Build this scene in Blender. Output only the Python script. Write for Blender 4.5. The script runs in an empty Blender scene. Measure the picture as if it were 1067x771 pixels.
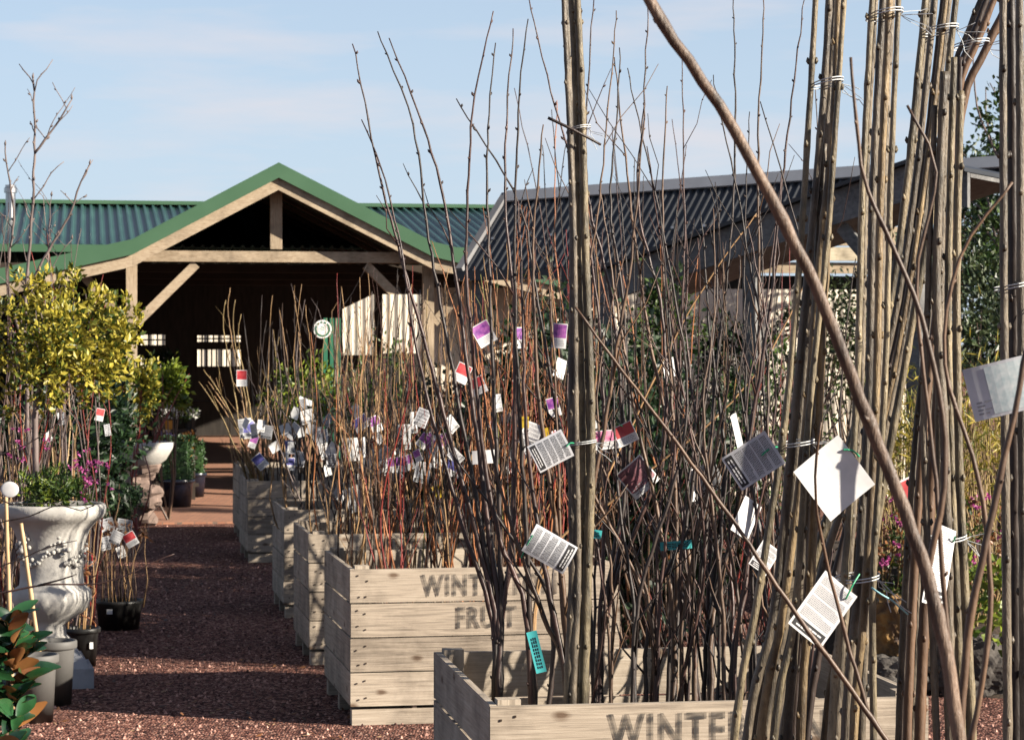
import bpy, bmesh, math, random
import numpy as np
from mathutils import Vector, Matrix, noise
random.seed(7); np.random.seed(7)
R = math.radians
scn = bpy.context.scene
col = scn.collection
# ---------------------------------------------------------------- survey constants
F, CX, HY, H = 2519.0, 533.5, 371.0, 1.69      # focal length in px, principal column, horizon row, eye height


def P(x, y, Z):
    """point seen in direction (x, y) at the surveyed distance Z"""
    return Vector(((x - CX) * Z / F, Z, H - (y - HY) * Z / F))


# ---------------------------------------------------------------- objects
def woff(o):
    v = Vector((0, 0, 0))
    while o is not None:
        v += o.location
        o = o.parent
    return v


def tag(o, label=None, cat=None, group=None, kind=None):
    if label: o['label'] = label
    if cat: o['category'] = cat
    if group: o['group'] = group
    if kind: o['kind'] = kind
    return o


def thing(name, label, cat, loc, group=None):
    o = bpy.data.objects.new(name, None)
    o.empty_display_size = .1
    col.objects.link(o)
    o.location = loc
    return tag(o, label, cat, group)


def copy_tree(o, parent=None):
    c = o.copy()
    col.objects.link(c)
    c.parent = parent
    for ch in o.children:
        copy_tree(ch, c)
    return c


class MB:
    def __init__(s):
        s.v, s.f, s.m = [], [], []

    def add(s, vs, fs, mi=0):
        b = len(s.v)
        s.v.extend([tuple(v) for v in vs])
        s.f.extend([tuple(b + i for i in f) for f in fs])
        s.m.extend([mi] * len(fs))

    def box(s, c, size, M=None, mi=0, taper=0):
        hx, hy, hz = [d / 2 for d in size]
        vs = []
        for dz in (-1, 1):
            k = 1 - taper if dz > 0 else 1
            for dx, dy in ((-1, -1), (1, -1), (1, 1), (-1, 1)):
                q = Vector((dx * hx * k, dy * hy * k, dz * hz))
                if M is not None: q = M @ q
                vs.append(q + Vector(c))
        s.add(vs, [(3, 2, 1, 0), (4, 5, 6, 7), (0, 1, 5, 4), (1, 2, 6, 5), (2, 3, 7, 6), (3, 0, 4, 7)], mi)

    def bar(s, a, b, w, d, mi=0, up=Vector((0, 0, 1))):
        a, b = Vector(a), Vector(b)
        z = (b - a)
        L = z.length
        z.normalize()
        x = up.cross(z)
        if x.length < 1e-4: x = Vector((1, 0, 0))
        x.normalize()
        y = z.cross(x)
        M = Matrix((x, y, z)).transposed()
        s.box((a + b) / 2, (w, d, L), M, mi)

    def tube(s, pts, rad, sides=6, mi=0, cap=True):
        n = len(pts)
        vs = []
        t0 = (pts[1] - pts[0]).normalized()
        ref = Vector((1, 0, 0)) if abs(t0.x) < .8 else Vector((0, 1, 0))
        x = (ref - t0 * ref.dot(t0)).normalized()
        for i in range(n):
            t = (pts[min(i + 1, n - 1)] - pts[max(i - 1, 0)])
            if t.length < 1e-9: t = t0
            t = t.normalized()
            x = x - t * x.dot(t)
            x.normalize()
            y = t.cross(x)
            r = rad[i]
            for k in range(sides):
                a = 2 * math.pi * k / sides
                vs.append(pts[i] + x * (r * math.cos(a)) + y * (r * math.sin(a)))
        fs = []
        for i in range(n - 1):
            for k in range(sides):
                k2 = (k + 1) % sides
                fs.append((i * sides + k, i * sides + k2, (i + 1) * sides + k2, (i + 1) * sides + k))
        if cap:
            fs.append(tuple(range(sides - 1, -1, -1)))
            fs.append(tuple((n - 1) * sides + k for k in range(sides)))
        s.add(vs, fs, mi)

    def lathe(s, prof, c, segs=36, mi=0, lobe=None, sx=1, sy=1):
        vs, fs = [], []
        c = Vector(c)
        n = len(prof)
        for i, (r, z) in enumerate(prof):
            for k in range(segs):
                a = 2 * math.pi * k / segs
                rr = r * (lobe(a, i) if lobe else 1)
                vs.append(c + Vector((rr * math.cos(a) * sx, rr * math.sin(a) * sy, z)))
        for i in range(n - 1):
            for k in range(segs):
                k2 = (k + 1) % segs
                fs.append((i * segs + k, i * segs + k2, (i + 1) * segs + k2, (i + 1) * segs + k))
        s.add(vs, fs, mi)

    def ball(s, c, rx, ry=None, rz=None, seg=8, mi=0, jit=0):
        ry = ry or rx
        rz = rz or rx
        prof = [(max(math.sin(math.pi * i / seg), .02), -math.cos(math.pi * i / seg)) for i in range(seg + 1)]
        vs, fs = [], []
        c = Vector(c)
        sg = seg + 2
        for (r, z) in prof:
            for k in range(sg):
                a = 2 * math.pi * k / sg
                d = Vector((r * math.cos(a), r * math.sin(a), z))
                q = 1 + (jit * noise.noise(d * 2.1 + c * 3) if jit else 0)
                vs.append(c + Vector((d.x * rx, d.y * ry, d.z * rz)) * 1 * q if not jit else c + Vector((d.x * rx * q, d.y * ry * q, d.z * rz * q)))
        for i in range(seg):
            for k in range(sg):
                k2 = (k + 1) % sg
                fs.append((i * sg + k, i * sg + k2, (i + 1) * sg + k2, (i + 1) * sg + k))
        s.add(vs, fs, mi)

    def build(s, name, mats, parent=None, smooth=False, origin=None):
        me = bpy.data.meshes.new(name)
        if not isinstance(mats, (list, tuple)): mats = [mats]
        if parent is not None:
            off = woff(parent)
        elif origin is not None:
            off = Vector(origin)
        else:
            A = np.array(s.v)
            off = Vector((float(A[:, 0].mean()), float(A[:, 1].mean()), float(A[:, 2].min())))
        vv = [(v[0] - off.x, v[1] - off.y, v[2] - off.z) for v in s.v]
        me.from_pydata(vv, [], s.f)
        for m in mats: me.materials.append(m)
        if len(mats) > 1: me.polygons.foreach_set('material_index', s.m)
        if smooth: me.polygons.foreach_set('use_smooth', [True] * len(me.polygons))
        me.update()
        o = bpy.data.objects.new(name, me)
        col.objects.link(o)
        if parent is not None:
            o.parent = parent
        else:
            o.location = off
        return o


# ---------------------------------------------------------------- materials
def nt(m):
    m.use_nodes = True
    t = m.node_tree
    return t, t.nodes, t.links, t.nodes['Principled BSDF']


KA = .72                                           # common albedo level that goes with the exposure below
sc_ = lambda c: tuple(x * KA for x in c)


def mat(name, c1, c2=None, rough=.75, scale=8, stretch=(1, 1, 1), bump=0, metal=0, spec=.3, island=0, detail=5,
        translucent=0, c3=None, bump_scale=None):
    m = bpy.data.materials.new(name)
    t, N, L, b = nt(m)
    b.inputs['Roughness'].default_value = rough
    b.inputs['Metallic'].default_value = metal
    b.inputs['Specular IOR Level'].default_value = spec
    c2 = c2 or c1
    c1, c2 = sc_(c1), sc_(c2)
    c3 = sc_(c3) if c3 else None
    tc = N.new('ShaderNodeTexCoord')
    mp = N.new('ShaderNodeMapping')
    mp.inputs['Scale'].default_value = stretch
    L.new(tc.outputs['Object'], mp.inputs['Vector'])
    nz = N.new('ShaderNodeTexNoise')
    nz.inputs['Scale'].default_value = scale
    nz.inputs['Detail'].default_value = detail
    L.new(mp.outputs[0], nz.inputs['Vector'])
    rp = N.new('ShaderNodeValToRGB')
    rp.color_ramp.elements[0].position = .32
    rp.color_ramp.elements[1].position = .68
    rp.color_ramp.elements[0].color = (*c1, 1)
    rp.color_ramp.elements[1].color = (*c2, 1)
    if c3:
        e = rp.color_ramp.elements.new(.85)
        e.color = (*c3, 1)
    fac = nz.outputs['Fac']
    g = N.new('ShaderNodeNewGeometry')
    oi = N.new('ShaderNodeObjectInfo')
    if island:
        ma = N.new('ShaderNodeMath')
        ma.operation = 'MULTIPLY_ADD'
        L.new(g.outputs['Random Per Island'], ma.inputs[0])
        ma.inputs[1].default_value = island
        ma.inputs[2].default_value = -island / 2
        ad = N.new('ShaderNodeMath')
        ad.operation = 'ADD'
        L.new(ma.outputs[0], ad.inputs[0])
        L.new(fac, ad.inputs[1])
        fac = ad.outputs[0]
    # each object a little different
    mo = N.new('ShaderNodeMath')
    mo.operation = 'MULTIPLY_ADD'
    L.new(oi.outputs['Random'], mo.inputs[0])
    mo.inputs[1].default_value = .16
    mo.inputs[2].default_value = -.08
    ad2 = N.new('ShaderNodeMath')
    ad2.operation = 'ADD'
    L.new(mo.outputs[0], ad2.inputs[0])
    L.new(fac, ad2.inputs[1])
    L.new(ad2.outputs[0], rp.inputs[0])
    L.new(rp.outputs[0], b.inputs['Base Color'])
    if bump:
        bp = N.new('ShaderNodeBump')
        bp.inputs['Strength'].default_value = bump
        bp.inputs['Distance'].default_value = .01
        if bump_scale:
            n2 = N.new('ShaderNodeTexNoise')
            n2.inputs['Scale'].default_value = bump_scale
            n2.inputs['Detail'].default_value = 6
            L.new(mp.outputs[0], n2.inputs['Vector'])
            L.new(n2.outputs['Fac'], bp.inputs['Height'])
        else:
            L.new(nz.outputs['Fac'], bp.inputs['Height'])
        L.new(bp.outputs[0], b.inputs['Normal'])
    if translucent:
        tr = N.new('ShaderNodeBsdfTranslucent')
        L.new(rp.outputs[0], tr.inputs['Color'])
        mx = N.new('ShaderNodeMixShader')
        mx.inputs[0].default_value = translucent
        L.new(b.outputs[0], mx.inputs[1])
        L.new(tr.outputs[0], mx.inputs[2])
        L.new(mx.outputs[0], N['Material Output'].inputs['Surface'])
    return m


def wood(name, stretch, dark, mid, light, knots=True):
    """weathered board: long grain, per-board tint, stains and knots"""
    dark, mid, light = sc_(dark), sc_(mid), sc_(light)
    m = bpy.data.materials.new(name)
    t, N, L, b = nt(m)
    b.inputs['Roughness'].default_value = .85
    b.inputs['Specular IOR Level'].default_value = .2
    tc = N.new('ShaderNodeTexCoord')
    g = N.new('ShaderNodeNewGeometry')
    off = N.new('ShaderNodeVectorMath')
    off.operation = 'SCALE'
    cx = N.new('ShaderNodeCombineXYZ')
    for i in range(3): L.new(g.outputs['Random Per Island'], cx.inputs[i])
    L.new(cx.outputs[0], off.inputs[0])
    off.inputs['Scale'].default_value = 9
    ad = N.new('ShaderNodeVectorMath')
    L.new(tc.outputs['Object'], ad.inputs[0])
    L.new(off.outputs[0], ad.inputs[1])
    mp = N.new('ShaderNodeMapping')
    mp.inputs['Scale'].default_value = stretch
    L.new(ad.outputs[0], mp.inputs['Vector'])
    n1 = N.new('ShaderNodeTexNoise')
    n1.inputs['Scale'].default_value = 8
    n1.inputs['Detail'].default_value = 10
    n1.inputs['Roughness'].default_value = .6
    n1.inputs['Distortion'].default_value = .6
    L.new(mp.outputs[0], n1.inputs['Vector'])
    n2 = N.new('ShaderNodeTexNoise')
    n2.inputs['Scale'].default_value = 2.6
    n2.inputs['Detail'].default_value = 9
    n2.inputs['Roughness'].default_value = .65
    L.new(ad.outputs[0], n2.inputs['Vector'])
    rp = N.new('ShaderNodeValToRGB')
    cr = rp.color_ramp
    cr.elements[0].position = .25
    cr.elements[0].color = (*dark, 1)
    cr.elements[1].position = .75
    cr.elements[1].color = (*light, 1)
    e = cr.elements.new(.5)
    e.color = (*mid, 1)
    a1 = N.new('ShaderNodeMath')
    a1.operation = 'MULTIPLY_ADD'
    L.new(g.outputs['Random Per Island'], a1.inputs[0])
    a1.inputs[1].default_value = .22
    a1.inputs[2].default_value = -.11
    a2 = N.new('ShaderNodeMath')
    L.new(a1.outputs[0], a2.inputs[0])
    L.new(n1.outputs['Fac'], a2.inputs[1])
    L.new(a2.outputs[0], rp.inputs[0])
    mx = N.new('ShaderNodeMix')
    mx.data_type = 'RGBA'
    mx.blend_type = 'MULTIPLY'
    rp2 = N.new('ShaderNodeValToRGB')
    rp2.color_ramp.elements[0].position = .33
    rp2.color_ramp.elements[0].color = (.42, .41, .41, 1)
    rp2.color_ramp.elements[1].position = .55
    rp2.color_ramp.elements[1].color = (1, 1, 1, 1)
    L.new(n2.outputs['Fac'], rp2.inputs[0])
    mx.inputs[0].default_value = .8
    L.new(rp.outputs[0], mx.inputs[6])
    L.new(rp2.outputs[0], mx.inputs[7])
    last = mx.outputs[2]
    if knots:
        vo = N.new('ShaderNodeTexVoronoi')
        vo.inputs['Scale'].default_value = 3.2
        vo.voronoi_dimensions = '2D'
        sk = N.new('ShaderNodeSeparateXYZ')
        L.new(ad.outputs[0], sk.inputs[0])
        ck = N.new('ShaderNodeCombineXYZ')
        for q, out in ((0, sk.outputs[0 if stretch[0] < 1 else 1]), (1, sk.outputs[2])):
            ml = N.new('ShaderNodeMath')
            ml.operation = 'MULTIPLY'
            L.new(out, ml.inputs[0])
            ml.inputs[1].default_value = (.8, 1.5)[q]
            L.new(ml.outputs[0], ck.inputs[q])
        nk = N.new('ShaderNodeMix')
        nk.data_type = 'VECTOR'
        nk.inputs[0].default_value = .035
        L.new(ck.outputs[0], nk.inputs[4])
        L.new(n1.outputs['Color'], nk.inputs[5])
        L.new(nk.outputs[1], vo.inputs['Vector'])
        rk = N.new('ShaderNodeValToRGB')
        rk.color_ramp.elements[0].position = .03
        rk.color_ramp.elements[0].color = (.22, .13, .08, 1)
        rk.color_ramp.elements[1].position = .085
        rk.color_ramp.elements[1].color = (1, 1, 1, 1)
        L.new(vo.outputs['Distance'], rk.inputs[0])
        mk = N.new('ShaderNodeMix')
        mk.data_type = 'RGBA'
        mk.blend_type = 'MULTIPLY'
        mk.inputs[0].default_value = .8
        L.new(last, mk.inputs[6])
        L.new(rk.outputs[0], mk.inputs[7])
        last = mk.outputs[2]
    L.new(last, b.inputs['Base Color'])
    bp = N.new('ShaderNodeBump')
    bp.inputs['Strength'].default_value = .35
    bp.inputs['Distance'].default_value = .006
    L.new(n1.outputs['Fac'], bp.inputs['Height'])
    L.new(bp.outputs[0], b.inputs['Normal'])
    return m


M = {}
wd = ((.20, .165, .13), (.42, .352, .275), (.54, .465, .375))
M['crate_x'] = wood('crate_board_x', (.55, 12, 17), *wd)
M['crate_y'] = wood('crate_board_y', (12, .55, 17), *wd)
M['crate_z'] = wood('crate_post', (9, 9, 1), *wd, knots=False)
M['nail'] = mat('rusty_nail', (.03, .02, .015), (.06, .035, .02), rough=.8)
tb = ((.26, .19, .12), (.42, .33, .23), (.52, .43, .31))
M['timber_x'] = wood('barn_timber_x', (1, 9, 9), *tb, knots=False)
M['timber_z'] = wood('barn_timber_z', (9, 9, 1), *tb, knots=False)
gt = ((.10, .10, .10), (.17, .17, .17), (.25, .25, .24))
M['grey_timber'] = wood('grey_timber', (2, 5, 5), *gt, knots=False)
M['cream_timber'] = wood('cream_timber', (1, 8, 8), (.42, .36, .25), (.58, .50, .36), (.66, .58, .44), knots=False)
M['green_roof'] = mat('teal_roof_sheet', (.012, .056, .049), (.032, .10, .085), rough=.42, scale=1.7, stretch=(2.2, .35, 1), spec=.5, detail=9)
M['green_trim'] = mat('green_trim', (.045, .115, .058), (.06, .14, .075), rough=.5, scale=2, spec=.4)
M['dark_roof'] = mat('charcoal_roof_sheet', (.018, .02, .024), (.028, .031, .036), rough=.45, scale=2, spec=.45)
M['grey_trim'] = mat('grey_trim', (.42, .42, .42), (.52, .52, .52), rough=.5, scale=3)
M['cap_trim'] = mat('dull_grey_trim', (.16, .16, .165), (.24, .24, .245), rough=.5, scale=3)
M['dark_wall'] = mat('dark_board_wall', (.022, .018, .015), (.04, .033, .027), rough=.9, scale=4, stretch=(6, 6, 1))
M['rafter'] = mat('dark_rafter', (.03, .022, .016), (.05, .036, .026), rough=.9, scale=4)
M['cream_sheet'] = mat('cream_fence_sheet', (.52, .46, .37), (.66, .60, .50), rough=.6, scale=1.6, bump=.05)
M['metal'] = mat('flue_metal', (.42, .43, .44), (.55, .55, .56), rough=.3, metal=1, scale=6)
M['sign_green'] = mat('sign_green', (.022, .13, .075), (.035, .17, .095), rough=.5)
M['white'] = mat('white_paint', (.78, .78, .77), (.84, .84, .82), rough=.6)
M['glass'] = mat('glass', (.5, .55, .58), rough=.1)
M['soil'] = mat('potting_soil', (.02, .014, .01), (.06, .04, .026), rough=1, scale=60, bump=.6)
M['stone'] = mat('cast_stone', (.40, .385, .355), (.58, .56, .52), rough=.85, scale=7, bump=.2, bump_scale=60, c3=(.55, .54, .50))
M['bluestone'] = mat('plinth_stone', (.22, .23, .25), (.36, .37, .39), rough=.85, scale=9, bump=.2, bump_scale=50)
M['pot_grey'] = mat('grey_plastic_pot', (.095, .092, .087), (.145, .14, .133), rough=.6, scale=5)
M['pot_black'] = mat('black_plastic_pot', (.012, .012, .012), (.024, .023, .022), rough=.45, scale=5)
M['pot_blue'] = mat('dark_blue_glazed_pot', (.008, .009, .018), (.014, .016, .03), rough=.25, scale=5, spec=.5)
M['lava'] = mat('lava_rock', (.035, .03, .028), (.10, .09, .08), rough=.95, scale=9, bump=.9, bump_scale=22, detail=8)
M['lichen'] = mat('lichen_rock', (.05, .035, .03), (.42, .24, .07), rough=.95, scale=7, bump=.9, bump_scale=24, detail=8, c3=(.5, .42, .3))
M['pinkrock'] = mat('pink_rock', (.12, .085, .07), (.28, .2, .165), rough=.9, scale=8, bump=.5)
M['bamboo'] = mat('bamboo_stake', (.42, .28, .14), (.58, .42, .24), rough=.55, scale=10, stretch=(4, 4, .6))
M['twine_white'] = mat('white_twine', (.5, .52, .52), (.62, .64, .65), rough=.7)
M['twine_blue'] = mat('pale_blue_twine', (.2, .42, .47), (.28, .52, .57), rough=.6)
M['tie_green'] = mat('green_plastic_tie', (.02, .30, .14), (.03, .36, .18), rough=.5)
M['teal'] = mat('teal_tag', (.05, .40, .42), (.07, .45, .46), rough=.5)


def bark(name, a, b, rough=.6, scale=18):
    return mat(name, a, b, rough=rough, scale=scale, stretch=(1, 1, .35), bump=.25, bump_scale=70, spec=.35, island=.25)


def pole_bark(name, a, b, dirt):
    """smooth young bark: long streaks, grey patches and small dark lenticels"""
    m = mat(name, a, b, rough=.48, scale=9, stretch=(6, 6, .9), bump=.35, bump_scale=60, spec=.4, island=.2, detail=8)
    t, N, L, bs = nt(m)
    old = bs.inputs['Base Color'].links[0].from_socket
    tc = N.new('ShaderNodeTexCoord')
    n = N.new('ShaderNodeTexNoise')
    n.inputs['Scale'].default_value = 5
    n.inputs['Detail'].default_value = 8
    n.inputs['Roughness'].default_value = .7
    L.new(tc.outputs['Object'], n.inputs['Vector'])
    r = N.new('ShaderNodeValToRGB')
    r.color_ramp.elements[0].position = .40
    r.color_ramp.elements[0].color = (*dirt, 1)
    r.color_ramp.elements[1].position = .56
    r.color_ramp.elements[1].color = (1, 1, 1, 1)
    L.new(n.outputs['Fac'], r.inputs[0])
    mp = N.new('ShaderNodeMapping')
    mp.inputs['Scale'].default_value = (1, 1, .55)
    L.new(tc.outputs['Object'], mp.inputs['Vector'])
    vo = N.new('ShaderNodeTexVoronoi')
    vo.inputs['Scale'].default_value = 130
    L.new(mp.outputs[0], vo.inputs['Vector'])
    r2 = N.new('ShaderNodeValToRGB')
    r2.color_ramp.elements[0].position = .10
    r2.color_ramp.elements[0].color = (.42, .36, .3, 1)
    r2.color_ramp.elements[1].position = .28
    r2.color_ramp.elements[1].color = (1, 1, 1, 1)
    L.new(vo.outputs['Distance'], r2.inputs[0])
    last = old
    for rr, k in ((r, .85), (r2, .7)):
        mx = N.new('ShaderNodeMix')
        mx.data_type = 'RGBA'
        mx.blend_type = 'MULTIPLY'
        mx.inputs[0].default_value = k
        L.new(last, mx.inputs[6])
        L.new(rr.outputs[0], mx.inputs[7])
        last = mx.outputs[2]
    L.new(last, bs.inputs['Base Color'])
    return m


M['pole'] = pole_bark('pale_olive_bark', (.055, .044, .026), (.30, .24, .145), (.25, .26, .26))
M['pole2'] = pole_bark('grey_brown_bark', (.04, .032, .024), (.20, .16, .112), (.30, .30, .30))
M['dark_bark'] = bark('dark_brown_bark', (.014, .010, .009), (.042, .028, .023), .5)
M['brown_bark'] = bark('brown_bark', (.05, .031, .022), (.15, .088, .052), .5)
M['tan_bark'] = bark('tan_bark', (.16, .095, .045), (.42, .255, .12), .55)
M['yellow_bark'] = bark('yellow_bark', (.17, .115, .045), (.30, .21, .085), .55)
M['orange_bark'] = bark('orange_bark', (.15, .055, .024), (.42, .16, .06), .5)
M['red_bark'] = bark('red_bark', (.10, .014, .012), (.25, .035, .025), .45)
M['plum_bark'] = bark('plum_bark', (.03, .017, .015), (.085, .044, .036), .45)
M['green_bark'] = bark('green_bark', (.12, .13, .035), (.24, .23, .07), .5)
M['grey_bark'] = bark('grey_twig_bark', (.10, .075, .07), (.22, .17, .155), .6)


def leafm(name, a, b, rough=.45, tr=.3, isl=.7, spec=.4):
    return mat(name, a, b, rough=rough, scale=3, island=isl, translucent=tr, spec=spec)


M['l_yellow'] = leafm('variegated_yellow_leaf', (.05, .085, .010), (.50, .42, .055))
M['l_lime'] = leafm('lime_leaf', (.06, .11, .01), (.24, .30, .03))
M['l_green'] = leafm('green_leaf', (.02, .05, .01), (.09, .15, .028))
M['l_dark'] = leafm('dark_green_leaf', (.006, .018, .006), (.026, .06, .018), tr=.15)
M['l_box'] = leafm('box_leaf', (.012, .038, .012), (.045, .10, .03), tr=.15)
M['l_euc'] = leafm('grey_green_leaf', (.025, .045, .02), (.09, .12, .05), tr=.2)
M['l_gold'] = leafm('gold_leaf', (.10, .12, .015), (.42, .33, .05))
M['l_mag'] = leafm('magnolia_leaf_top', (.008, .035, .012), (.025, .09, .03), rough=.22, tr=.05, spec=.6)
M['l_rust'] = leafm('magnolia_leaf_underside', (.16, .055, .012), (.32, .13, .03), rough=.8, tr=.1)
M['l_brown'] = leafm('dry_brown_leaf', (.08, .035, .015), (.3, .13, .05))
M['f_pink'] = leafm('pink_petal', (.38, .04, .2), (.6, .14, .4))
M['f_white'] = leafm('white_petal', (.6, .6, .56), (.8, .8, .76))
M['f_violet'] = leafm('violet_petal', (.10, .07, .22), (.26, .2, .45))
M['f_orange'] = leafm('orange_petal', (.6, .2, .03), (.8, .38, .06))
M['paper'] = mat('tag_paper', (.66, .66, .66), (.84, .84, .84), rough=.5, scale=14, translucent=.15, detail=8)
M['paper_grey'] = mat('grey_tag_paper', (.50, .51, .54), (.68, .69, .72), rough=.5, scale=14, translucent=.12, detail=8)
M['ink'] = mat('black_ink', (.02, .02, .022), (.03, .03, .033), rough=.6)
M['ink_soft'] = mat('grey_ink', (.22, .22, .24), (.30, .30, .32), rough=.6)
M['pr_purple'] = mat('purple_print', (.12, .025, .20), (.46, .15, .42), rough=.4, scale=40)
M['pr_pink'] = mat('pink_print', (.45, .08, .22), (.75, .45, .52), rough=.4, scale=40)
M['pr_red'] = mat('red_print', (.35, .02, .03), (.55, .10, .10), rough=.4, scale=30)
M['pr_dark'] = mat('dark_photo_print', (.03, .02, .02), (.25, .10, .12), rough=.4, scale=35)
M['pr_blue'] = mat('blue_print', (.05, .05, .20), (.14, .14, .38), rough=.4, scale=30)
M['pr_yellow'] = mat('yellow_print', (.55, .33, .02), (.7, .5, .05), rough=.4, scale=30)
M['pr_faded'] = mat('faded_photo_print', (.42, .52, .54), (.66, .70, .70), rough=.4, scale=90)


def gravel_mat():
    m = bpy.data.materials.new('red_scoria')
    t, N, L, b = nt(m)
    b.inputs['Roughness'].default_value = .95
    b.inputs['Specular IOR Level'].default_value = .15
    tc = N.new('ShaderNodeTexCoord')
    vo = N.new('ShaderNodeTexVoronoi')
    vo.inputs['Scale'].default_value = 75
    L.new(tc.outputs['Object'], vo.inputs['Vector'])
    rp = N.new('ShaderNodeValToRGB')
    cr = rp.color_ramp
    cr.elements[0].color = (.012, .006, .0065, 1)
    cr.elements[1].color = (.52, .33, .265, 1)
    e = cr.elements.new(.5)
    e.color = (.125, .052, .04, 1)
    e = cr.elements.new(.85)
    e.color = (.30, .15, .115, 1)
    sp = N.new('ShaderNodeSeparateColor')
    L.new(vo.outputs['Color'], sp.inputs[0])
    L.new(sp.outputs[0], rp.inputs[0])
    n = N.new('ShaderNodeTexNoise')
    n.inputs['Scale'].default_value = .9
    n.inputs['Detail'].default_value = 6
    L.new(tc.outputs['Object'], n.inputs['Vector'])
    r2 = N.new('ShaderNodeValToRGB')
    r2.color_ramp.elements[0].position = .3
    r2.color_ramp.elements[0].color = (.62, .6, .6, 1)
    r2.color_ramp.elements[1].position = .65
    r2.color_ramp.elements[1].color = (1.1, 1.05, 1, 1)
    L.new(n.outputs['Fac'], r2.inputs[0])
    mx = N.new('ShaderNodeMix')
    mx.data_type = 'RGBA'
    mx.blend_type = 'MULTIPLY'
    mx.inputs[0].default_value = 1
    L.new(rp.outputs[0], mx.inputs[6])
    L.new(r2.outputs[0], mx.inputs[7])
    L.new(mx.outputs[2], b.inputs['Base Color'])
    bp = N.new('ShaderNodeBump')
    bp.inputs['Strength'].default_value = 1
    bp.inputs['Distance'].default_value = .02
    bp.invert = True
    L.new(vo.outputs['Distance'], bp.inputs['Height'])
    L.new(bp.outputs[0], b.inputs['Normal'])
    return m


def brick_mat():
    m = bpy.data.materials.new('brick_paving')
    t, N, L, b = nt(m)
    b.inputs['Roughness'].default_value = .85
    tc = N.new('ShaderNodeTexCoord')
    br = N.new('ShaderNodeTexBrick')
    br.inputs['Scale'].default_value = 4
    br.inputs['Color1'].default_value = (.30, .14, .08, 1)
    br.inputs['Color2'].default_value = (.22, .095, .055, 1)
    br.inputs['Mortar'].default_value = (.11, .08, .06, 1)
    br.inputs['Mortar Size'].default_value = .018
    L.new(tc.outputs['Object'], br.inputs['Vector'])
    L.new(br.outputs['Color'], b.inputs['Base Color'])
    return m


M['gravel'] = gravel_mat()
M['stone_chip'] = mat('scoria_stone', (.07, .03, .026), (.58, .33, .26), rough=.95, scale=5, island=1.2)
M['brick'] = brick_mat()


def paint_mat():
    m = bpy.data.materials.new('worn_stencil_paint')
    t, N, L, b = nt(m)
    b.inputs['Base Color'].default_value = (.028, .025, .024, 1)
    b.inputs['Roughness'].default_value = .9
    tc = N.new('ShaderNodeTexCoord')
    mp = N.new('ShaderNodeMapping')
    mp.inputs['Scale'].default_value = (1, 6, 2.2)
    L.new(tc.outputs['Object'], mp.inputs['Vector'])
    n = N.new('ShaderNodeTexNoise')
    n.inputs['Scale'].default_value = 22
    n.inputs['Detail'].default_value = 8
    L.new(mp.outputs[0], n.inputs['Vector'])
    rp = N.new('ShaderNodeValToRGB')
    rp.color_ramp.elements[0].position = .36
    rp.color_ramp.elements[0].color = (.93, .93, .93, 1)
    rp.color_ramp.elements[1].position = .60
    rp.color_ramp.elements[1].color = (.38, .38, .38, 1)
    L.new(n.outputs['Fac'], rp.inputs[0])
    L.new(rp.outputs[0], b.inputs['Alpha'])
    return m


M['stencil'] = paint_mat()

# ---------------------------------------------------------------- curve helpers


def smooth_path(pts, step=.06, jit=0.0):
    """Catmull-Rom through pts, resampled about every step metres"""
    pts = [Vector(p) for p in pts]
    out = []
    n = len(pts)
    for i in range(n - 1):
        p0, p1, p2, p3 = pts[max(i - 1, 0)], pts[i], pts[i + 1], pts[min(i + 2, n - 1)]
        k = max(1, int((p2 - p1).length / step))
        for j in range(k):
            t = j / k
            out.append(.5 * ((2 * p1) + (p2 - p0) * t + (2 * p0 - 5 * p1 + 4 * p2 - p3) * t * t + (3 * p1 - p0 - 3 * p2 + p3) * t ** 3))
    out.append(pts[-1])
    if jit:
        for i in range(1, len(out)):
            out[i] = out[i] + Vector((random.uniform(-jit, jit), random.uniform(-jit, jit), 0))
    return out


def stem(mb, pts, r0, r1, sides=6, node=.0, gap=2, bud=0, mi=0):
    """tapered stem; node = swelling at every gap-th ring, bud = length of the little buds that sit there"""
    n = len(pts)
    rad = []
    for i in range(n):
        t = i / (n - 1)
        r = r0 + (r1 - r0) * t
        rad.append(r * (1 + (node if i % gap == 0 and 0 < i < n - 1 else 0)))
    mb.tube(pts, rad, sides, mi)
    if bud:
        a = random.uniform(0, 6)
        for i in range(gap, n - 1, gap):
            a += 2.4 + random.uniform(-.4, .4)
            t = (pts[i + 1] - pts[i]).normalized()
            x = Vector((math.cos(a), math.sin(a), 0))
            b0 = pts[i] + x * rad[i] * .6
            L = bud * random.uniform(.6, 1.3)
            b1 = b0 + (x * .75 + t) * L
            mb.tube([b0, (b0 + b1) / 2 + x * L * .12, b1], [L * .30, L * .34, L * .08], 4, mi)


def wander(a, b, bow=.03, step=.09, jit=.004):
    a, b = Vector(a), Vector(b)
    L = (b - a).length
    d = Vector((random.gauss(0, bow), random.gauss(0, bow), 0)) * L
    d2 = Vector((random.gauss(0, bow), random.gauss(0, bow), 0)) * L * .6
    return smooth_path([a, a.lerp(b, .35) + d, a.lerp(b, .7) + d2, b], step, jit)


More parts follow.
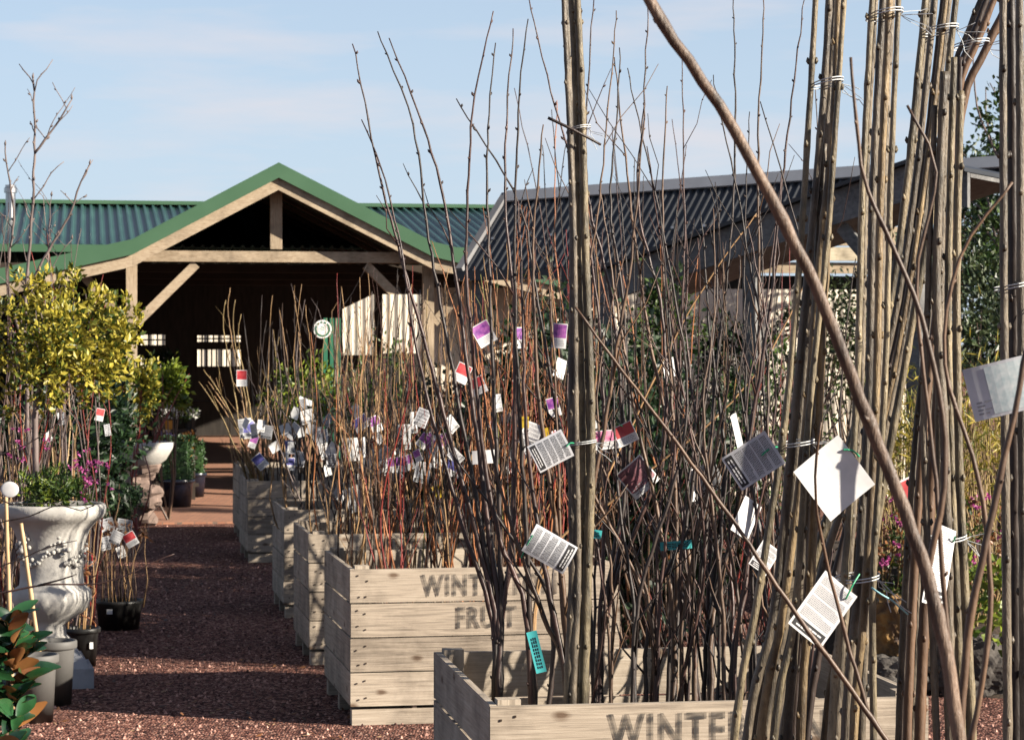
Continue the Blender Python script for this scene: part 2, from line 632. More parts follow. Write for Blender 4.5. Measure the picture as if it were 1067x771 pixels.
ORD = ['first', 'second', 'third', 'fourth', 'fifth', 'sixth', 'seventh', 'eighth', 'ninth', 'tenth', 'eleventh', 'twelfth',
       'thirteenth', 'fourteenth', 'fifteenth', 'sixteenth', 'seventeenth', 'eighteenth', 'nineteenth', 'twentieth'] + ['twenty ' + w_ for w_ in ('first', 'second', 'third', 'fourth', 'fifth', 'sixth', 'seventh', 'eighth', 'ninth')] + ['thirtieth'] + ['thirty ' + w_ for w_ in ('first', 'second', 'third', 'fourth', 'fifth', 'sixth', 'seventh', 'eighth', 'ninth')]


def leaf_arrays(cs, size, aspect=.5, up=.3, outc=None):
    """folded diamond leaves at points cs (n,3); returns vertices, faces"""
    n = len(cs)
    d = np.random.normal(size=(n, 3))
    if outc is not None:
        o = cs - outc
        d += 1.2 * o / (np.linalg.norm(o, axis=1, keepdims=True) + 1e-6)
    d[:, 2] += up
    d /= np.linalg.norm(d, axis=1, keepdims=True)
    s = np.cross(d, np.random.normal(size=(n, 3)))
    s /= np.linalg.norm(s, axis=1, keepdims=True)
    nn = np.cross(d, s)
    L = size * np.random.uniform(.6, 1.25, size=(n, 1))
    W = L * aspect
    v = np.empty((n, 4, 3))
    v[:, 0] = cs
    v[:, 1] = cs + d * L * .5 + s * W * .5 + nn * W * .15
    v[:, 2] = cs + d * L
    v[:, 3] = cs + d * L * .5 - s * W * .5 + nn * W * .15
    f = []
    for i in range(n):
        b = 4 * i
        f.append((b, b + 1, b + 2, b + 3))
    return v.reshape(-1, 3), f


def foliage(mb, centre, rad, n, size, aspect=.5, clumps=14, shell=.55, up=.3, mi=0):
    """leaves spread through a crown of uneven clumps with gaps between"""
    c = np.array(centre, float)
    rad = np.array(rad, float)
    cc = np.random.normal(size=(clumps, 3))
    cc /= np.linalg.norm(cc, axis=1, keepdims=True)
    cc *= np.random.uniform(shell, .95, size=(clumps, 1))
    cr = np.random.uniform(.22, .42, size=clumps)
    k = np.random.randint(0, clumps, n)
    pts = cc[k] + np.random.normal(size=(n, 3)) * cr[k][:, None] * .55
    pts = c + pts * rad
    v, f = leaf_arrays(pts, size, aspect, up, c)
    mb.add(v.tolist(), f, mi)


# ---------------------------------------------------------------- world, sun, camera
SUN_AZ = Vector((.94, -.34, 0)).normalized()
SUN_EL = R(22)
w = bpy.data.worlds.new('World')
scn.world = w
w.use_nodes = True
N, L = w.node_tree.nodes, w.node_tree.links
bg = N['Background']
sky = N.new('ShaderNodeTexSky')
sky.sky_type = 'NISHITA'
sky.sun_disc = False
sky.sun_elevation = SUN_EL
sky.sun_rotation = math.atan2(SUN_AZ.x, SUN_AZ.y)
sky.air_density = .75
sky.dust_density = .6
sky.ozone_density = 1.6
tc = N.new('ShaderNodeTexCoord')
mp = N.new('ShaderNodeMapping')
mp.inputs['Scale'].default_value = (1, 1, 6.5)
mp.inputs['Location'].default_value = (.35, .1, .2)
L.new(tc.outputs['Generated'], mp.inputs['Vector'])
nz = N.new('ShaderNodeTexNoise')
nz.inputs['Scale'].default_value = 5.5
nz.inputs['Detail'].default_value = 7
nz.inputs['Roughness'].default_value = .55
L.new(mp.outputs[0], nz.inputs['Vector'])
rp = N.new('ShaderNodeValToRGB')
rp.color_ramp.elements[0].position = .46
rp.color_ramp.elements[0].color = (0, 0, 0, 1)
rp.color_ramp.elements[1].position = .75
rp.color_ramp.elements[1].color = (.75, .75, .75, 1)
L.new(nz.outputs['Fac'], rp.inputs[0])
mx = N.new('ShaderNodeMix')
mx.data_type = 'RGBA'
L.new(rp.outputs[0], mx.inputs[0])
sx = N.new('ShaderNodeSeparateXYZ')
L.new(tc.outputs['Generated'], sx.inputs[0])
mr = N.new('ShaderNodeMapRange')
mr.inputs['From Min'].default_value = .0
mr.inputs['From Max'].default_value = .42
mr.inputs['To Min'].default_value = .95
mr.inputs['To Max'].default_value = .0
L.new(sx.outputs['Z'], mr.inputs['Value'])
hz = N.new('ShaderNodeMix')
hz.data_type = 'RGBA'
L.new(mr.outputs[0], hz.inputs[0])
L.new(sky.outputs[0], hz.inputs[6])
hz.inputs[7].default_value = (3.75, 4.5, 5.35, 1)
L.new(hz.outputs[2], mx.inputs[6])
mx.inputs[7].default_value = (5.3, 4.85, 4.95, 1)
L.new(mx.outputs[2], bg.inputs['Color'])
bg.inputs['Strength'].default_value = .052

sl = bpy.data.lights.new('sun', 'SUN')
sl.energy = 5.0
sl.angle = R(.5)
sl.color = (1, .90, .76)
so = bpy.data.objects.new('sun', sl)
col.objects.link(so)
sd = Vector((SUN_AZ.x * math.cos(SUN_EL), SUN_AZ.y * math.cos(SUN_EL), math.sin(SUN_EL)))
so.rotation_euler = sd.to_track_quat('Z', 'Y').to_euler()
so.location = sd * 30

cam = bpy.data.cameras.new('camera')
cam.sensor_width = 36
cam.lens = 36 * F / 1067
cam.shift_y = -(385.5 - HY) / 1067
cam.clip_end = 3000
cam.dof.use_dof = True
cam.dof.focus_distance = 6.2
cam.dof.aperture_fstop = 20
co = bpy.data.objects.new('camera', cam)
co.location = (0, 0, H)
co.rotation_euler = (R(90), 0, 0)
col.objects.link(co)
scn.camera = co
vs_ = scn.view_settings
vs_.view_transform = 'Standard'
vs_.look = 'None'
vs_.gamma = 1
vs_.exposure = 1.62

# ---------------------------------------------------------------- ground
g = MB()
S = 900
g.add([(-S, -S, 0), (S, -S, 0), (S, S, 0), (-S, S, 0)], [(0, 1, 2, 3)])
tag(g.build('ground', M['gravel'], origin=(0, 0, 0)), kind='structure')
g = MB()
for i in range(9000):
    Z = 9.3 + 15 * random.random() ** 1.6
    x = random.uniform(-3.1, 3.2) * Z / 12
    r = random.uniform(.004, .011)
    a = random.uniform(0, 6)
    vs = [(x + r * math.cos(a + k * 1.571) * random.uniform(.7, 1.3), Z + r * math.sin(a + k * 1.571) * random.uniform(.7, 1.3), .0) for k in range(4)]
    vs += [(x + r * .35 * math.cos(a + k * 1.571), Z + r * .35 * math.sin(a + k * 1.571), r * random.uniform(.7, 1.4)) for k in range(4)]
    g.add(vs, [(0, 1, 5, 4), (1, 2, 6, 5), (2, 3, 7, 6), (3, 0, 4, 7), (4, 5, 6, 7)])
for i in range(260):       # bits of straw and dry leaf on the gravel
    Z = 9.3 + 14 * random.random() ** 1.5
    x = random.uniform(-2.9, 3) * Z / 12
    a = random.uniform(0, 3.14)
    l = random.uniform(.01, .035)
    g.bar((x, Z, .012), (x + l * math.cos(a), Z + l * math.sin(a), .014), .004, .002, 1)
for i in range(420):
    Z = 9.3 + 14 * random.random() ** 1.5
    x = random.gauss(-1.0 - .16 * (Z - 12), .55)
    a = random.uniform(0, 3.14)
    l = random.uniform(.012, .03)
    d, e = Vector((math.cos(a), math.sin(a), 0)) * l, Vector((-math.sin(a), math.cos(a), 0)) * l * .4
    c = Vector((x, Z, .012))
    g.add([c - d, c + e + Vector((0, 0, .006)), c + d + Vector((0, 0, .01)), c - e], [(0, 3, 2, 1)], 2)
tag(g.build('gravel', [M['stone_chip'], M['bamboo'], M['l_brown']]), 'loose red scoria stones and straw bits on the gravel path', 'gravel', kind='stuff')

# local frame of the row, the barn and the fence: everything turned ten degrees
YB = R(10)
BU, BV = Vector((math.cos(YB), math.sin(YB), 0)), Vector((-math.sin(YB), math.cos(YB), 0))
BO = Vector((-4.17, 26.5, 0))


def B(u, v, z): return BO + BU * u + BV * v + Vector((0, 0, z))


MBR = Matrix((BU, BV, Vector((0, 0, 1)))).transposed()

g = MB()
u0, u1 = .2, 2.9
pr = [(-2.3, .02), (0, .05), (10.8, .46)]
vs = []
for v, z in pr:
    for u in (u0, u1):
        vs += [B(u, v, z), B(u, v, -.02)]
fs = []
for i in range(2):
    a, b = i * 4, i * 4 + 4
    fs += [(a, a + 2, b + 2, b), (a, b, b + 1, a + 1), (a + 2, a + 3, b + 3, b + 2)]
fs += [(0, 1, 3, 2), (8, 10, 11, 9)]
g.add(vs, fs)
tag(g.build('brick_path', M['brick']), kind='structure')


def corrugated(mb, A, Bp, C, D, n, amp, nrm, flat=.5, trap=True):
    """ribbed sheet; A-Bp lower edge, D-C upper edge"""
    A, Bp, C, D = map(Vector, (A, Bp, C, D))
    nrm = Vector(nrm).normalized()
    prof = [(0, 0), (.55, 0), (.68, 1), (.87, 1)] if trap else [(k / 6, .5 + .5 * math.cos(2 * math.pi * k / 6)) for k in range(6)]
    row = []
    for i in range(n):
        for (t, h) in prof:
            row.append(((i + t) / n, h * amp))
    row.append((1, 0 if trap else amp))
    vs = []
    for t, h in row:
        vs.append(A.lerp(Bp, t) + nrm * h)
        vs.append(D.lerp(C, t) + nrm * h)
    fs = [(2 * i, 2 * i + 2, 2 * i + 3, 2 * i + 1) for i in range(len(row) - 1)]
    mb.add(vs, fs)


def solid(o, th):
    md = o.modifiers.new('thickness', 'SOLIDIFY')
    md.thickness = th
    md.offset = -1
    return o


# ---------------------------------------------------------------- barn
barn = thing('barn', 'open timber barn with green gabled roof at the end of the path', 'barn', BO)
W_, AP, KZ = 3.28, 3.74, 2.89            # bay width, apex height, height where the pitch changes
SK = math.tan(R(13))
AU = W_ / 2 - .06
ov, bk = -.35, 6.9
m = MB()
nz_l = Vector((0, 0, 1))
corrugated(m, B(AU, ov, AP), B(AU, bk, AP), B(0, bk, KZ), B(0, ov, KZ), 36, .025, (BU * -.47 + nz_l))
corrugated(m, B(AU, ov, AP), B(AU, bk, AP), B(W_, bk, KZ), B(W_, ov, KZ), 36, .025, (BU * .47 + nz_l))
solid(m.build('porch_roof', M['green_roof'], barn), .02)
m = MB()
corrugated(m, B(0, ov, KZ - .01), B(0, 2.4, KZ - .01), B(-4, 2.4, KZ - 4 * SK), B(-4, ov, KZ - 4 * SK), 16, .025, nz_l)
corrugated(m, B(W_, ov, KZ - .01), B(W_, 2.4, KZ - .01), B(W_ + 2.2, 2.4, KZ - 2.2 * SK), B(W_ + 2.2, ov, KZ - 2.2 * SK), 16, .025, nz_l)
solid(m.build('skillion_roof', M['green_roof'], barn), .02)
m = MB()
for a, b in ((-9, -.1), (W_ + .1, 9)):
    pass
corrugated(m, B(-10, 2.5, 3.0), B(8, 2.5, 3.0), B(8, 7, 3.77), B(-10, 7, 3.77), 150, .03, (BV * -.17 + nz_l))
corrugated(m, B(8, 11.6, 2.98), B(-10, 11.6, 2.98), B(-10, 7, 3.77), B(8, 7, 3.77), 96, .03, (BV * .17 + nz_l))
solid(m.build('main_roof', M['green_roof'], barn), .02)
m = MB()
m.box(B(-1, 6.97, 3.80), (18, .34, .05), MBR)
m.build('ridge_cap', M['green_trim'], barn)
m = MB()
m.bar(B(-10, 2.42, 2.97), B(-.05, 2.42, 2.97), .10, .09)
m.bar(B(W_ + .05, 2.42, 2.97), B(8, 2.42, 2.97), .10, .09)
m.build('gutter', M['green_trim'], barn)
# green barge flashing and the pale barge boards under it


def raking(mb, pts, v0, v1, top, h):
    """board following the points (u,z), from top (offset) down by h, between depths v0 and v1"""
    for (a, b) in zip(pts[:-1], pts[1:]):
        vs = []
        for v in (v0, v1):
            vs += [B(a[0], v, a[1] + top), B(b[0], v, b[1] + top), B(b[0], v, b[1] + top - h), B(a[0], v, a[1] + top - h)]
        mb.add(vs, [(3, 2, 1, 0), (4, 5, 6, 7), (0, 1, 5, 4), (2, 3, 7, 6), (1, 2, 6, 5), (0, 4, 7, 3)])


rake = [(-4, KZ - 4 * SK), (0, KZ), (AU, AP), (W_, KZ), (W_ + 2.2, KZ - 2.2 * SK)]
m = MB()
raking(m, rake, ov - .05, ov - .01, .05, .155)
raking(m, rake, ov - .045, ov + .22, .062, .02)
m.build('barge_flashing', M['green_trim'], barn)
m = MB()
raking(m, rake, ov + .0, ov + .05, -.085, .15)
m.build('barge_board', M['timber_x'], barn)
m = MB()
m.bar(B(-.12, .0, 2.785), B(W_ + .12, .0, 2.785), .17, .12)
m.build('tie_beam', M['timber_x'], barn)
m = MB()
m.box(B(AU, 0, (2.87 + AP - .12) / 2), (.13, .11, AP - .12 - 2.87), MBR)
m.build('king_post', M['timber_z'], barn)
for u in (0, W_):
    m = MB()
    m.box(B(u, 0, 1.35), (.12, .12, 2.70), MBR)
    m.build('post', M['timber_z'], barn)
for a, b in (((.06, 2.06), (.70, 2.70)), ((W_ - .06, 2.06), (W_ - .70, 2.70)), ((-.06, 2.06), (-.62, 2.68)), ((W_ + .06, 2.06), (W_ + .62, 2.68))):
    m = MB()
    m.bar(B(a[0], .0, a[1]), B(b[0], .0, b[1]), .10, .105, up=BV)
    m.build('brace', M['timber_x'], barn)
m = MB()
for k in range(9):
    v = .9 + k * .75
    m.bar(B(AU, v, AP - .09), B(.02, v, KZ - .09), .045, .12, up=BV)
    m.bar(B(AU, v, AP - .09), B(W_ - .02, v, KZ - .09), .045, .12, up=BV)
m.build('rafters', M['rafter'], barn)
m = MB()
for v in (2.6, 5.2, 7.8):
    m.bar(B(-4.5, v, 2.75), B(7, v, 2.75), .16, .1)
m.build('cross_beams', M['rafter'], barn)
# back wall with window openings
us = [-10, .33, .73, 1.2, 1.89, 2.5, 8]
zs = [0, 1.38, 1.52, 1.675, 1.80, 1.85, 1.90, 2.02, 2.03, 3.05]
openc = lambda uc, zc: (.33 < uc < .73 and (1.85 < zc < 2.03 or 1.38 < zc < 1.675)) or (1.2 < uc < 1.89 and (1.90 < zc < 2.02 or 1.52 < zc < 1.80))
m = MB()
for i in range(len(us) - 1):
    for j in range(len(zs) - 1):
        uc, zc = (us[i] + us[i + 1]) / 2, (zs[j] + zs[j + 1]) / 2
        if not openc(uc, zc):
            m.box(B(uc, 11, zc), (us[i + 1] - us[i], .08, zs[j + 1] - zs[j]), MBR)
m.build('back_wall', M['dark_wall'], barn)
for (a, b, c, d, nu, nz_) in ((.33, .73, 1.85, 2.03, 3, 2), (.33, .73, 1.38, 1.675, 3, 1), (1.2, 1.89, 1.90, 2.02, 8, 2), (1.2, 1.89, 1.52, 1.80, 9, 1)):
    m = MB()
    for k in range(nu + 1):
        m.box(B(a + (b - a) * k / nu, 10.97, (c + d) / 2), (.022, .05, d - c), MBR)
    for k in range(nz_ + 1):
        m.box(B((a + b) / 2, 10.975, c + (d - c) * k / nz_), (b - a, .036, .022), MBR)
    wf = m.build('window_frame', M['rafter'], barn)
m = MB()
m.box(B(-6, 5.5, 1.5), (.08, 11, 3.0), MBR)
m.build('side_wall', M['dark_wall'], barn)
# flue on the left roof
m = MB()
fc = P(11, 225, 31.5)
m.lathe([(.065, -.1), (.065, .30), (.085, .30), (.085, .36), (.07, .37), (.07, .40), (.001, .41)], fc, 16)
m.build('flue_pipe', M['metal'], barn, smooth=False)

# furniture inside the barn, mostly lost in the dark
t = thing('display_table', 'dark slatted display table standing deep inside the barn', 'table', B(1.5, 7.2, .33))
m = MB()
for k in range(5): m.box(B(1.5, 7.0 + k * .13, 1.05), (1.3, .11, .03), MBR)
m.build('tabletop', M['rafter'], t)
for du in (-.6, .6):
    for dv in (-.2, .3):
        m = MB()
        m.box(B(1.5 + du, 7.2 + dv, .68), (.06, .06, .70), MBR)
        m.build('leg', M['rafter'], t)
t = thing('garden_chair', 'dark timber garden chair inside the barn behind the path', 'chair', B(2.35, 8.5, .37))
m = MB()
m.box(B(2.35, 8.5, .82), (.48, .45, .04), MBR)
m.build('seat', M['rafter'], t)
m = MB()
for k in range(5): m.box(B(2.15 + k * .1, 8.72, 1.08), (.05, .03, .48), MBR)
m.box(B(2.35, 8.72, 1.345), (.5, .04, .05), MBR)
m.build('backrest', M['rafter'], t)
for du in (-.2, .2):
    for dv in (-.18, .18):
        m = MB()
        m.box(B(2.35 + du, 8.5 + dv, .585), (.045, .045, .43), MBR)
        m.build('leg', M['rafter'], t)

# ---------------------------------------------------------------- cream fence, green post with round sign
m = MB()
fo = B(2.2, -.6, 0)
t = thing('corrugated_fence', 'cream corrugated fence in the sun behind the bare trees', 'fence', B(2.6, .3, 0))


def fence_part(u0, u1, v, z0, z1, n, zr=None):
    m = MB()
    zr = z1 if zr is None else zr
    corrugated(m, B(u0, v, z0), B(u1, v, z0), B(u1, v, zr), B(u0, v, z1), n, .014, -BV, trap=False)
    return solid(m.build('sheet', M['cream_sheet'], t), .006)


fence_part(2.24, 2.58, -.75, 1.7, 2.20, 4, 2.36)
fence_part(2.68, 3.10, -.70, 1.72, 2.36, 5)
fence_part(3.40, 9.5, .5, 0, 2.47, 60)
m = MB()
for u in (3.38, 5.2, 7.2, 9.2):
    m.box(B(u, .62, 1.2), (.09, .09, 2.5), MBR)
m.build('fence_posts', M['timber_z'], t)

t2 = thing('window_fill_wall', 'cream wall added behind the barn to brighten its back windows', 'wall', B(1, 17, 0))  # added pale surface that makes the window openings look bright
m = MB()
corrugated(m, B(-6, 17, 0), B(9, 17, 0), B(9, 17, 2.6), B(-6, 17, 2.6), 60, .04, -BV)
solid(m.build('boards', M['cream_sheet'], t2), .02)
t = thing('sign_post', 'green slatted gate post holding the round sign', 'post', B(2.15, -.8, 0))
m = MB()
for k in range(3): m.box(B(2.05 + .07 * k, -.8, 1.05), (.045, .05, 2.1), MBR)
m.build('post', M['sign_green'], t)
t = thing('round_sign', 'round white sign with green ring lettering on the green post', 'sign', P(336, 343, 25.85))
c = P(336, 343, 25.85)
m = MB()
disc = Matrix.Rotation(R(10), 3, 'Z') @ Matrix.Rotation(R(90), 3, 'X')
for (r, dz, mi, r2) in ((.098, .0, 0, 0), (.085, .012, 1, .060)):
    n = 36
    if not r2:
        vs = [c + disc @ Vector((r * math.cos(2 * math.pi * k / n), r * math.sin(2 * math.pi * k / n), z)) for z in (0, .01) for k in range(n)]
        m.add(vs, [tuple(range(n - 1, -1, -1)), tuple(range(n, 2 * n))] + [(k, (k + 1) % n, n + (k + 1) % n, n + k) for k in range(n)], 0)
m.build('disc', M['white'], t)
m = MB()
n = 36
for k in range(n):
    if k % 3 == 2 and 3 < k < 16: continue
    a, b = 2 * math.pi * k / n, 2 * math.pi * (k + .95) / n
    vs = [c + disc @ Vector((r * math.cos(x), r * math.sin(x), .0125)) for (r, x) in ((.062, a), (.083, a), (.083, b), (.062, b))]
    m.add(vs, [(0, 1, 2, 3)])
for (x, z, l) in ((-.02, .02, .05), (-.03, 0, .06), (-.02, -.02, .04)):
    vs = [c + disc @ Vector(q) for q in ((x, z, .0125), (x + l, z + .01, .0125), (x + l, z + .017, .0125), (x, z + .008, .0125))]
    m.add(vs, [(0, 1, 2, 3)])
m.build('lettering', M['sign_green'], t)

# ---------------------------------------------------------------- dark roofed shelter on the right
YS = R(30)
SU, SV = Vector((math.cos(YS), -math.sin(YS), 0)), Vector((math.sin(YS), math.cos(YS), 0))
SO = Vector((-.0135, 22.95, 0))                     # below the left end of the ridge
MSR = Matrix((SU, SV, Vector((0, 0, 1)))).transposed()


def S_(u, v, z): return SO + SU * u + SV * v + Vector((0, 0, z))


sh = thing('garden_shelter', 'open shelter with charcoal corrugated roof and grey timber gable on the right', 'shelter', SO)
RZ, EZ, EW, LEN = 3.20, 2.455, .83, 6.1
rz = lambda u: RZ + .028 * u
wmax = lambda u: EW if u < 2.07 or u > 6.1 else max(.02, EW * (1 - (u - 2.07) / 3.06))
m = MB()
n = int(LEN / .0125)
vs = []
for i in range(n + 1):
    u = LEN * i / n
    h = .018 * math.cos(2 * math.pi * u / .077)
    wv = wmax(u)
    vs.append(S_(u, 0, rz(u) + h))
    vs.append(S_(u, -wv, rz(u) - wv * (RZ - EZ) / EW + h))
m.add(vs, [(2 * i, 2 * i + 1, 2 * i + 3, 2 * i + 2) for i in range(n)])
vs = []
for i in range(n + 1):
    u = 2.07 * i / n
    h = .018 * math.cos(2 * math.pi * u / .077)
    vs.append(S_(u, 0, rz(u) + h))
    vs.append(S_(u, EW, rz(u) - (RZ - EZ) + h))
m.add(vs, [(2 * i, 2 * i + 2, 2 * i + 3, 2 * i + 1) for i in range(n)])
solid(m.build('roof', M['dark_roof'], sh), .012)
m = MB()
m.bar(S_(-.05, -.05, rz(0) - .0), S_(LEN, -.05, rz(LEN) - .0), .02, .12, up=(SV * .7 + Vector((0, 0, 1))))
m.bar(S_(-.05, .02, rz(0) + .045), S_(LEN, .02, rz(LEN) + .045), .08, .025, up=Vector((0, 0, 1)))
m.build('ridge_cap', M['grey_trim'], sh)
m = MB()
m.bar(S_(-.05, 0, RZ + .02), S_(-.05, -EW - .02, EZ + .02), .06, .07, up=SU)
m.bar(S_(-.05, 0, RZ + .02), S_(-.05, EW + .02, EZ + .02), .06, .07, up=SU)
m.build('barge_capping', M['cap_trim'], sh)
m = MB()
m.bar(S_(-.05, -EW - .05, EZ - .03), S_(2.16, -EW - .05, EZ - .03), .09, .09)
m.build('gutter', M['dark_roof'], sh)
# screws
m = MB()
for i in range(16):
    u = .1 + i * .31
    wv = .5
    if wmax(u) > .6: m.box(S_(u, -wv, rz(u) - wv * .9 + .03), (.025, .025, .02), MSR)
m.build('roof_screws', M['metal'], sh)
PV = -EW - 1.8                                     # plane of the front gable


def rake2(mb, pts, v0, v1, top, h):
    for (a, b) in zip(pts[:-1], pts[1:]):
        vs = []
        for v in (v0, v1):
            vs += [S_(a[0], v, a[1] + top), S_(b[0], v, b[1] + top), S_(b[0], v, b[1] + top - h), S_(a[0], v, a[1] + top - h)]
        mb.add(vs, [(3, 2, 1, 0), (4, 5, 6, 7), (0, 1, 5, 4), (2, 3, 7, 6), (1, 2, 6, 5), (0, 4, 7, 3)])


gp = [(2.03, 2.275), (5.08, 3.15), (5.45, 3.05)]
m = MB()
rake2(m, gp, PV - .03, PV + .03, 0, .26)
m.build('barge_beam', M['grey_timber'], sh)
m = MB()
rake2(m, gp, PV - .10, -.25, .035, .03)
m.build('gable_roof', M['dark_roof'], sh)
m = MB()
rake2(m, gp, PV + .04, -.27, -.002, .03)
m.build('ceiling', M['grey_timber'], sh)
m = MB()
for u, zt in ((3.0, 2.31), (3.65, 2.49), (2.18, 2.06), (5.0, 2.9)):
    m = MB()
    m.box(S_(u, PV + .09, zt / 2), (.11, .11, zt), MSR)
    m.build('post', M['grey_timber'], sh)
m = MB()
m.bar(S_(4.41, PV + .08, 2.68), S_(4.95, PV + .08, 2.06), .09, .08, up=SV)
m.build('brace', M['grey_timber'], sh)
m = MB()
for k in range(2):
    v = PV + .3 + k * .38
    m.bar(S_(2.16, v, 2.22), S_(5.08, v, 3.06), .04, .09, up=SV)
m.build('rafters', M['cream_timber'], sh)
m = MB()
m.box(S_(.11, -EW + .05, 1.2), (.09, .09, 2.4), MSR)
m.build('post', M['grey_timber'], sh)
m = MB()
m.box(S_(1.44, -EW + .05, 1.2), (.09, .09, 2.4), MSR)
m.build('post', M['grey_timber'], sh)

# sunlit pergola beams under and behind the shelter
pg = thing('pergola', 'cream timber pergola with two long beams above the fence', 'pergola', B(6.5, 1.1, 0))
m = MB()
m.bar(B(4.75, 1.0, 2.91), B(9.5, 1.0, 2.91), .05, .16)
m.build('upper_beam', M['cream_timber'], pg)
m = MB()
m.bar(B(4.75, 1.07, 2.745), B(9.5, 1.07, 2.745), .05, .13)
m.build('lower_beam', M['timber_x'], pg)
for u in (4.85, 6.5, 8.9):
    m = MB()
    m.box(B(u, 1.15, 1.3), (.1, .1, 2.6), MBR)
    m.build('post', M['timber_z'], pg)
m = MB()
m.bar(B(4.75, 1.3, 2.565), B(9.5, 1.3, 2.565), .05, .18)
m.build('dark_gap_strip', M['dark_wall'], pg)  # dark strip standing in for the shaded gap between beams and fence
m = MB()
m.bar(B(4.75, 1.10, 3.13), B(9.5, 1.10, 3.13), .06, .23)
m.build('soffit_board', M['timber_x'], pg)

# ---------------------------------------------------------------- apple crates
def text_mesh(body, size, sx=1.0):
    cu = bpy.data.curves.new('txt', 'FONT')
    cu.body = body
    cu.size = size
    cu.space_character = 1.18
    cu.align_x = 'CENTER'
    cu.resolution_u = 3
    cu.offset = .0035
    ob = bpy.data.objects.new('txt', cu)
    me = bpy.data.meshes.new_from_object(ob)
    bpy.data.objects.remove(ob)
    vs = [(v.co.x * sx, v.co.y) for v in me.vertices]
    fs = [tuple(p.vertices) for p in me.polygons]
    bpy.data.meshes.remove(me)
    return vs, fs


class Crate:
    pass


def make_crate(px, y_top, z_top, yaw, label, wid=1.26, dep=1.24, text=True, twist=0):
    """front left top corner seen at (px, y_top); z_top its height"""
    Z = (H - z_top) * F / (y_top - HY)
    c = Crate()
    corner = Vector(((px - CX) * Z / F, Z, 0))
    a = R(yaw)
    c.u, c.v = Vector((math.cos(a), math.sin(a), 0)), Vector((-math.sin(a), math.cos(a), 0))
    c.o, c.w, c.d, c.h = corner, wid, dep, z_top
    root = bpy.data.objects.new('apple_crate', None)
    col.objects.link(root)
    root.location = corner
    root.rotation_euler = (0, 0, a)
    tag(root, label, 'crate', 'wooden apple crates along the path')
    h = z_top
    n = 4
    base = .085
    ph = (h - base) / n
    th = .022

    def part(name, mb, mm):
        o = mb.build(name, mm, None, origin=(0, 0, 0))
        o.parent = root
        return o
    rnd = random.Random(px)
    fp = MB()
    for k in range(n):
        dz = .003
        z0, z1 = base + k * ph + dz, base + (k + 1) * ph - dz
        jx = rnd.uniform(-.004, .004)
        fp.box((wid / 2 + jx, th / 2 + rnd.uniform(-.002, .002), (z0 + z1) / 2), (wid, th, z1 - z0))
        for xx in (.035, .075, wid - .035, wid - .075):
            for q in (.25, .72):
                xr = xx + rnd.uniform(-.008, .008)
                zr = z0 + (z1 - z0) * (q + rnd.uniform(-.1, .1))
                fp.box((xr, -.0015, zr), (.006, .006, .006), mi=1)
    front = part('front_panel', fp, [M['crate_x'], M['nail']])
    bp_ = MB()
    for k in range(n):
        bp_.box((wid / 2, dep - th / 2, base + (k + .5) * ph), (wid, th, ph - .007))
    part('back_panel', bp_, M['crate_x'])
    for xs in (th / 2 + .0, wid - th / 2):
        sp = MB()
        for k in range(n):
            sp.box((xs, dep / 2, base + (k + .5) * ph + .002), (th - .002, dep - 2 * th - .003, ph - (.012 if k == n - 2 else .006)))
        part('side_panel', sp, M['crate_y'])
    for xs in (th + .035, wid - th - .035):
        for ys in (th + .03, dep - th - .03):
            cp = MB()
            cp.box((xs, ys, (base + h) / 2 + .006), (.066, .056, h - base + .012))
            part('corner_post', cp, M['crate_z'])
    pl = MB()
    for ys in (.055, dep / 2, dep - .055):
        pl.box((wid / 2, ys, .036), (wid - .02, .075, .072))
    for xs in (.0 + .3, .7, wid - .25):
        pl.box((xs, .05, .078), (.02, .06, .012))
    part('runner', pl, M['crate_x'])
    fl = MB()
    fl.box((wid / 2, dep / 2, .095), (wid - .05, dep - .05, .018))
    part('floor', fl, M['crate_x'])
    so_ = MB()
    nx = 14
    vs = [(th + .004 + (wid - 2 * th - .008) * i / nx, th + .004 + (dep - 2 * th - .008) * j / nx, .34 + .03 * noise.noise(Vector((i * .5 + px, j * .5, 0)))) for j in range(nx + 1) for i in range(nx + 1)]
    so_.add(vs, [(j * (nx + 1) + i, j * (nx + 1) + i + 1, (j + 1) * (nx + 1) + i + 1, (j + 1) * (nx + 1) + i) for j in range(nx) for i in range(nx)])
    part('soil', so_, M['soil'])
    if text:
        for body, cxx, zz, sz in (('WINTERTON', wid * .515, h - ph * .80, .135), ('FRUIT', wid * .50, h - ph * 1.75, .135)):
            vs, fs = text_mesh(body, sz, .70)
            mb = MB()
            mb.add([(cxx + v[0], -.0045, zz + v[1]) for v in vs], fs)
            o = mb.build('stencil_lettering', M['stencil'], None, origin=(0, 0, 0))
            o.parent = front
    return c


def CP(c, fu, fv, z):
    return c.o + c.u * (c.w * fu) + c.v * (c.d * fv) + Vector((0, 0, z))


K1 = make_crate(511, 735, .717, 9, 'nearest weathered apple crate, cut off by the bottom edge, teal tag hanging over it', 1.27, 1.27)
K2 = make_crate(365, 592.8, .717, 10.5, 'second nearest apple crate, sunlit front stencilled in two lines, wholly in view', 1.26, 1.12)
K3 = make_crate(322, 556.5, .717, 10, 'third apple crate, only its sunlit left end showing behind the stencilled one', 1.26, 1.0)
K4 = make_crate(296, 531, .70, 10, 'fourth apple crate along the path, shaded, between two others', 1.26, 1.0, text=False)
K5 = make_crate(258, 501, .67, 10, 'fifth apple crate, shaded grey, broad front seen beside the brick path', 1.26, 1.1, text=False)
K6 = make_crate(250, 487, .67, 10, 'farthest apple crate, just a strip of shaded board by the brick path', 1.26, 1.1, text=False)


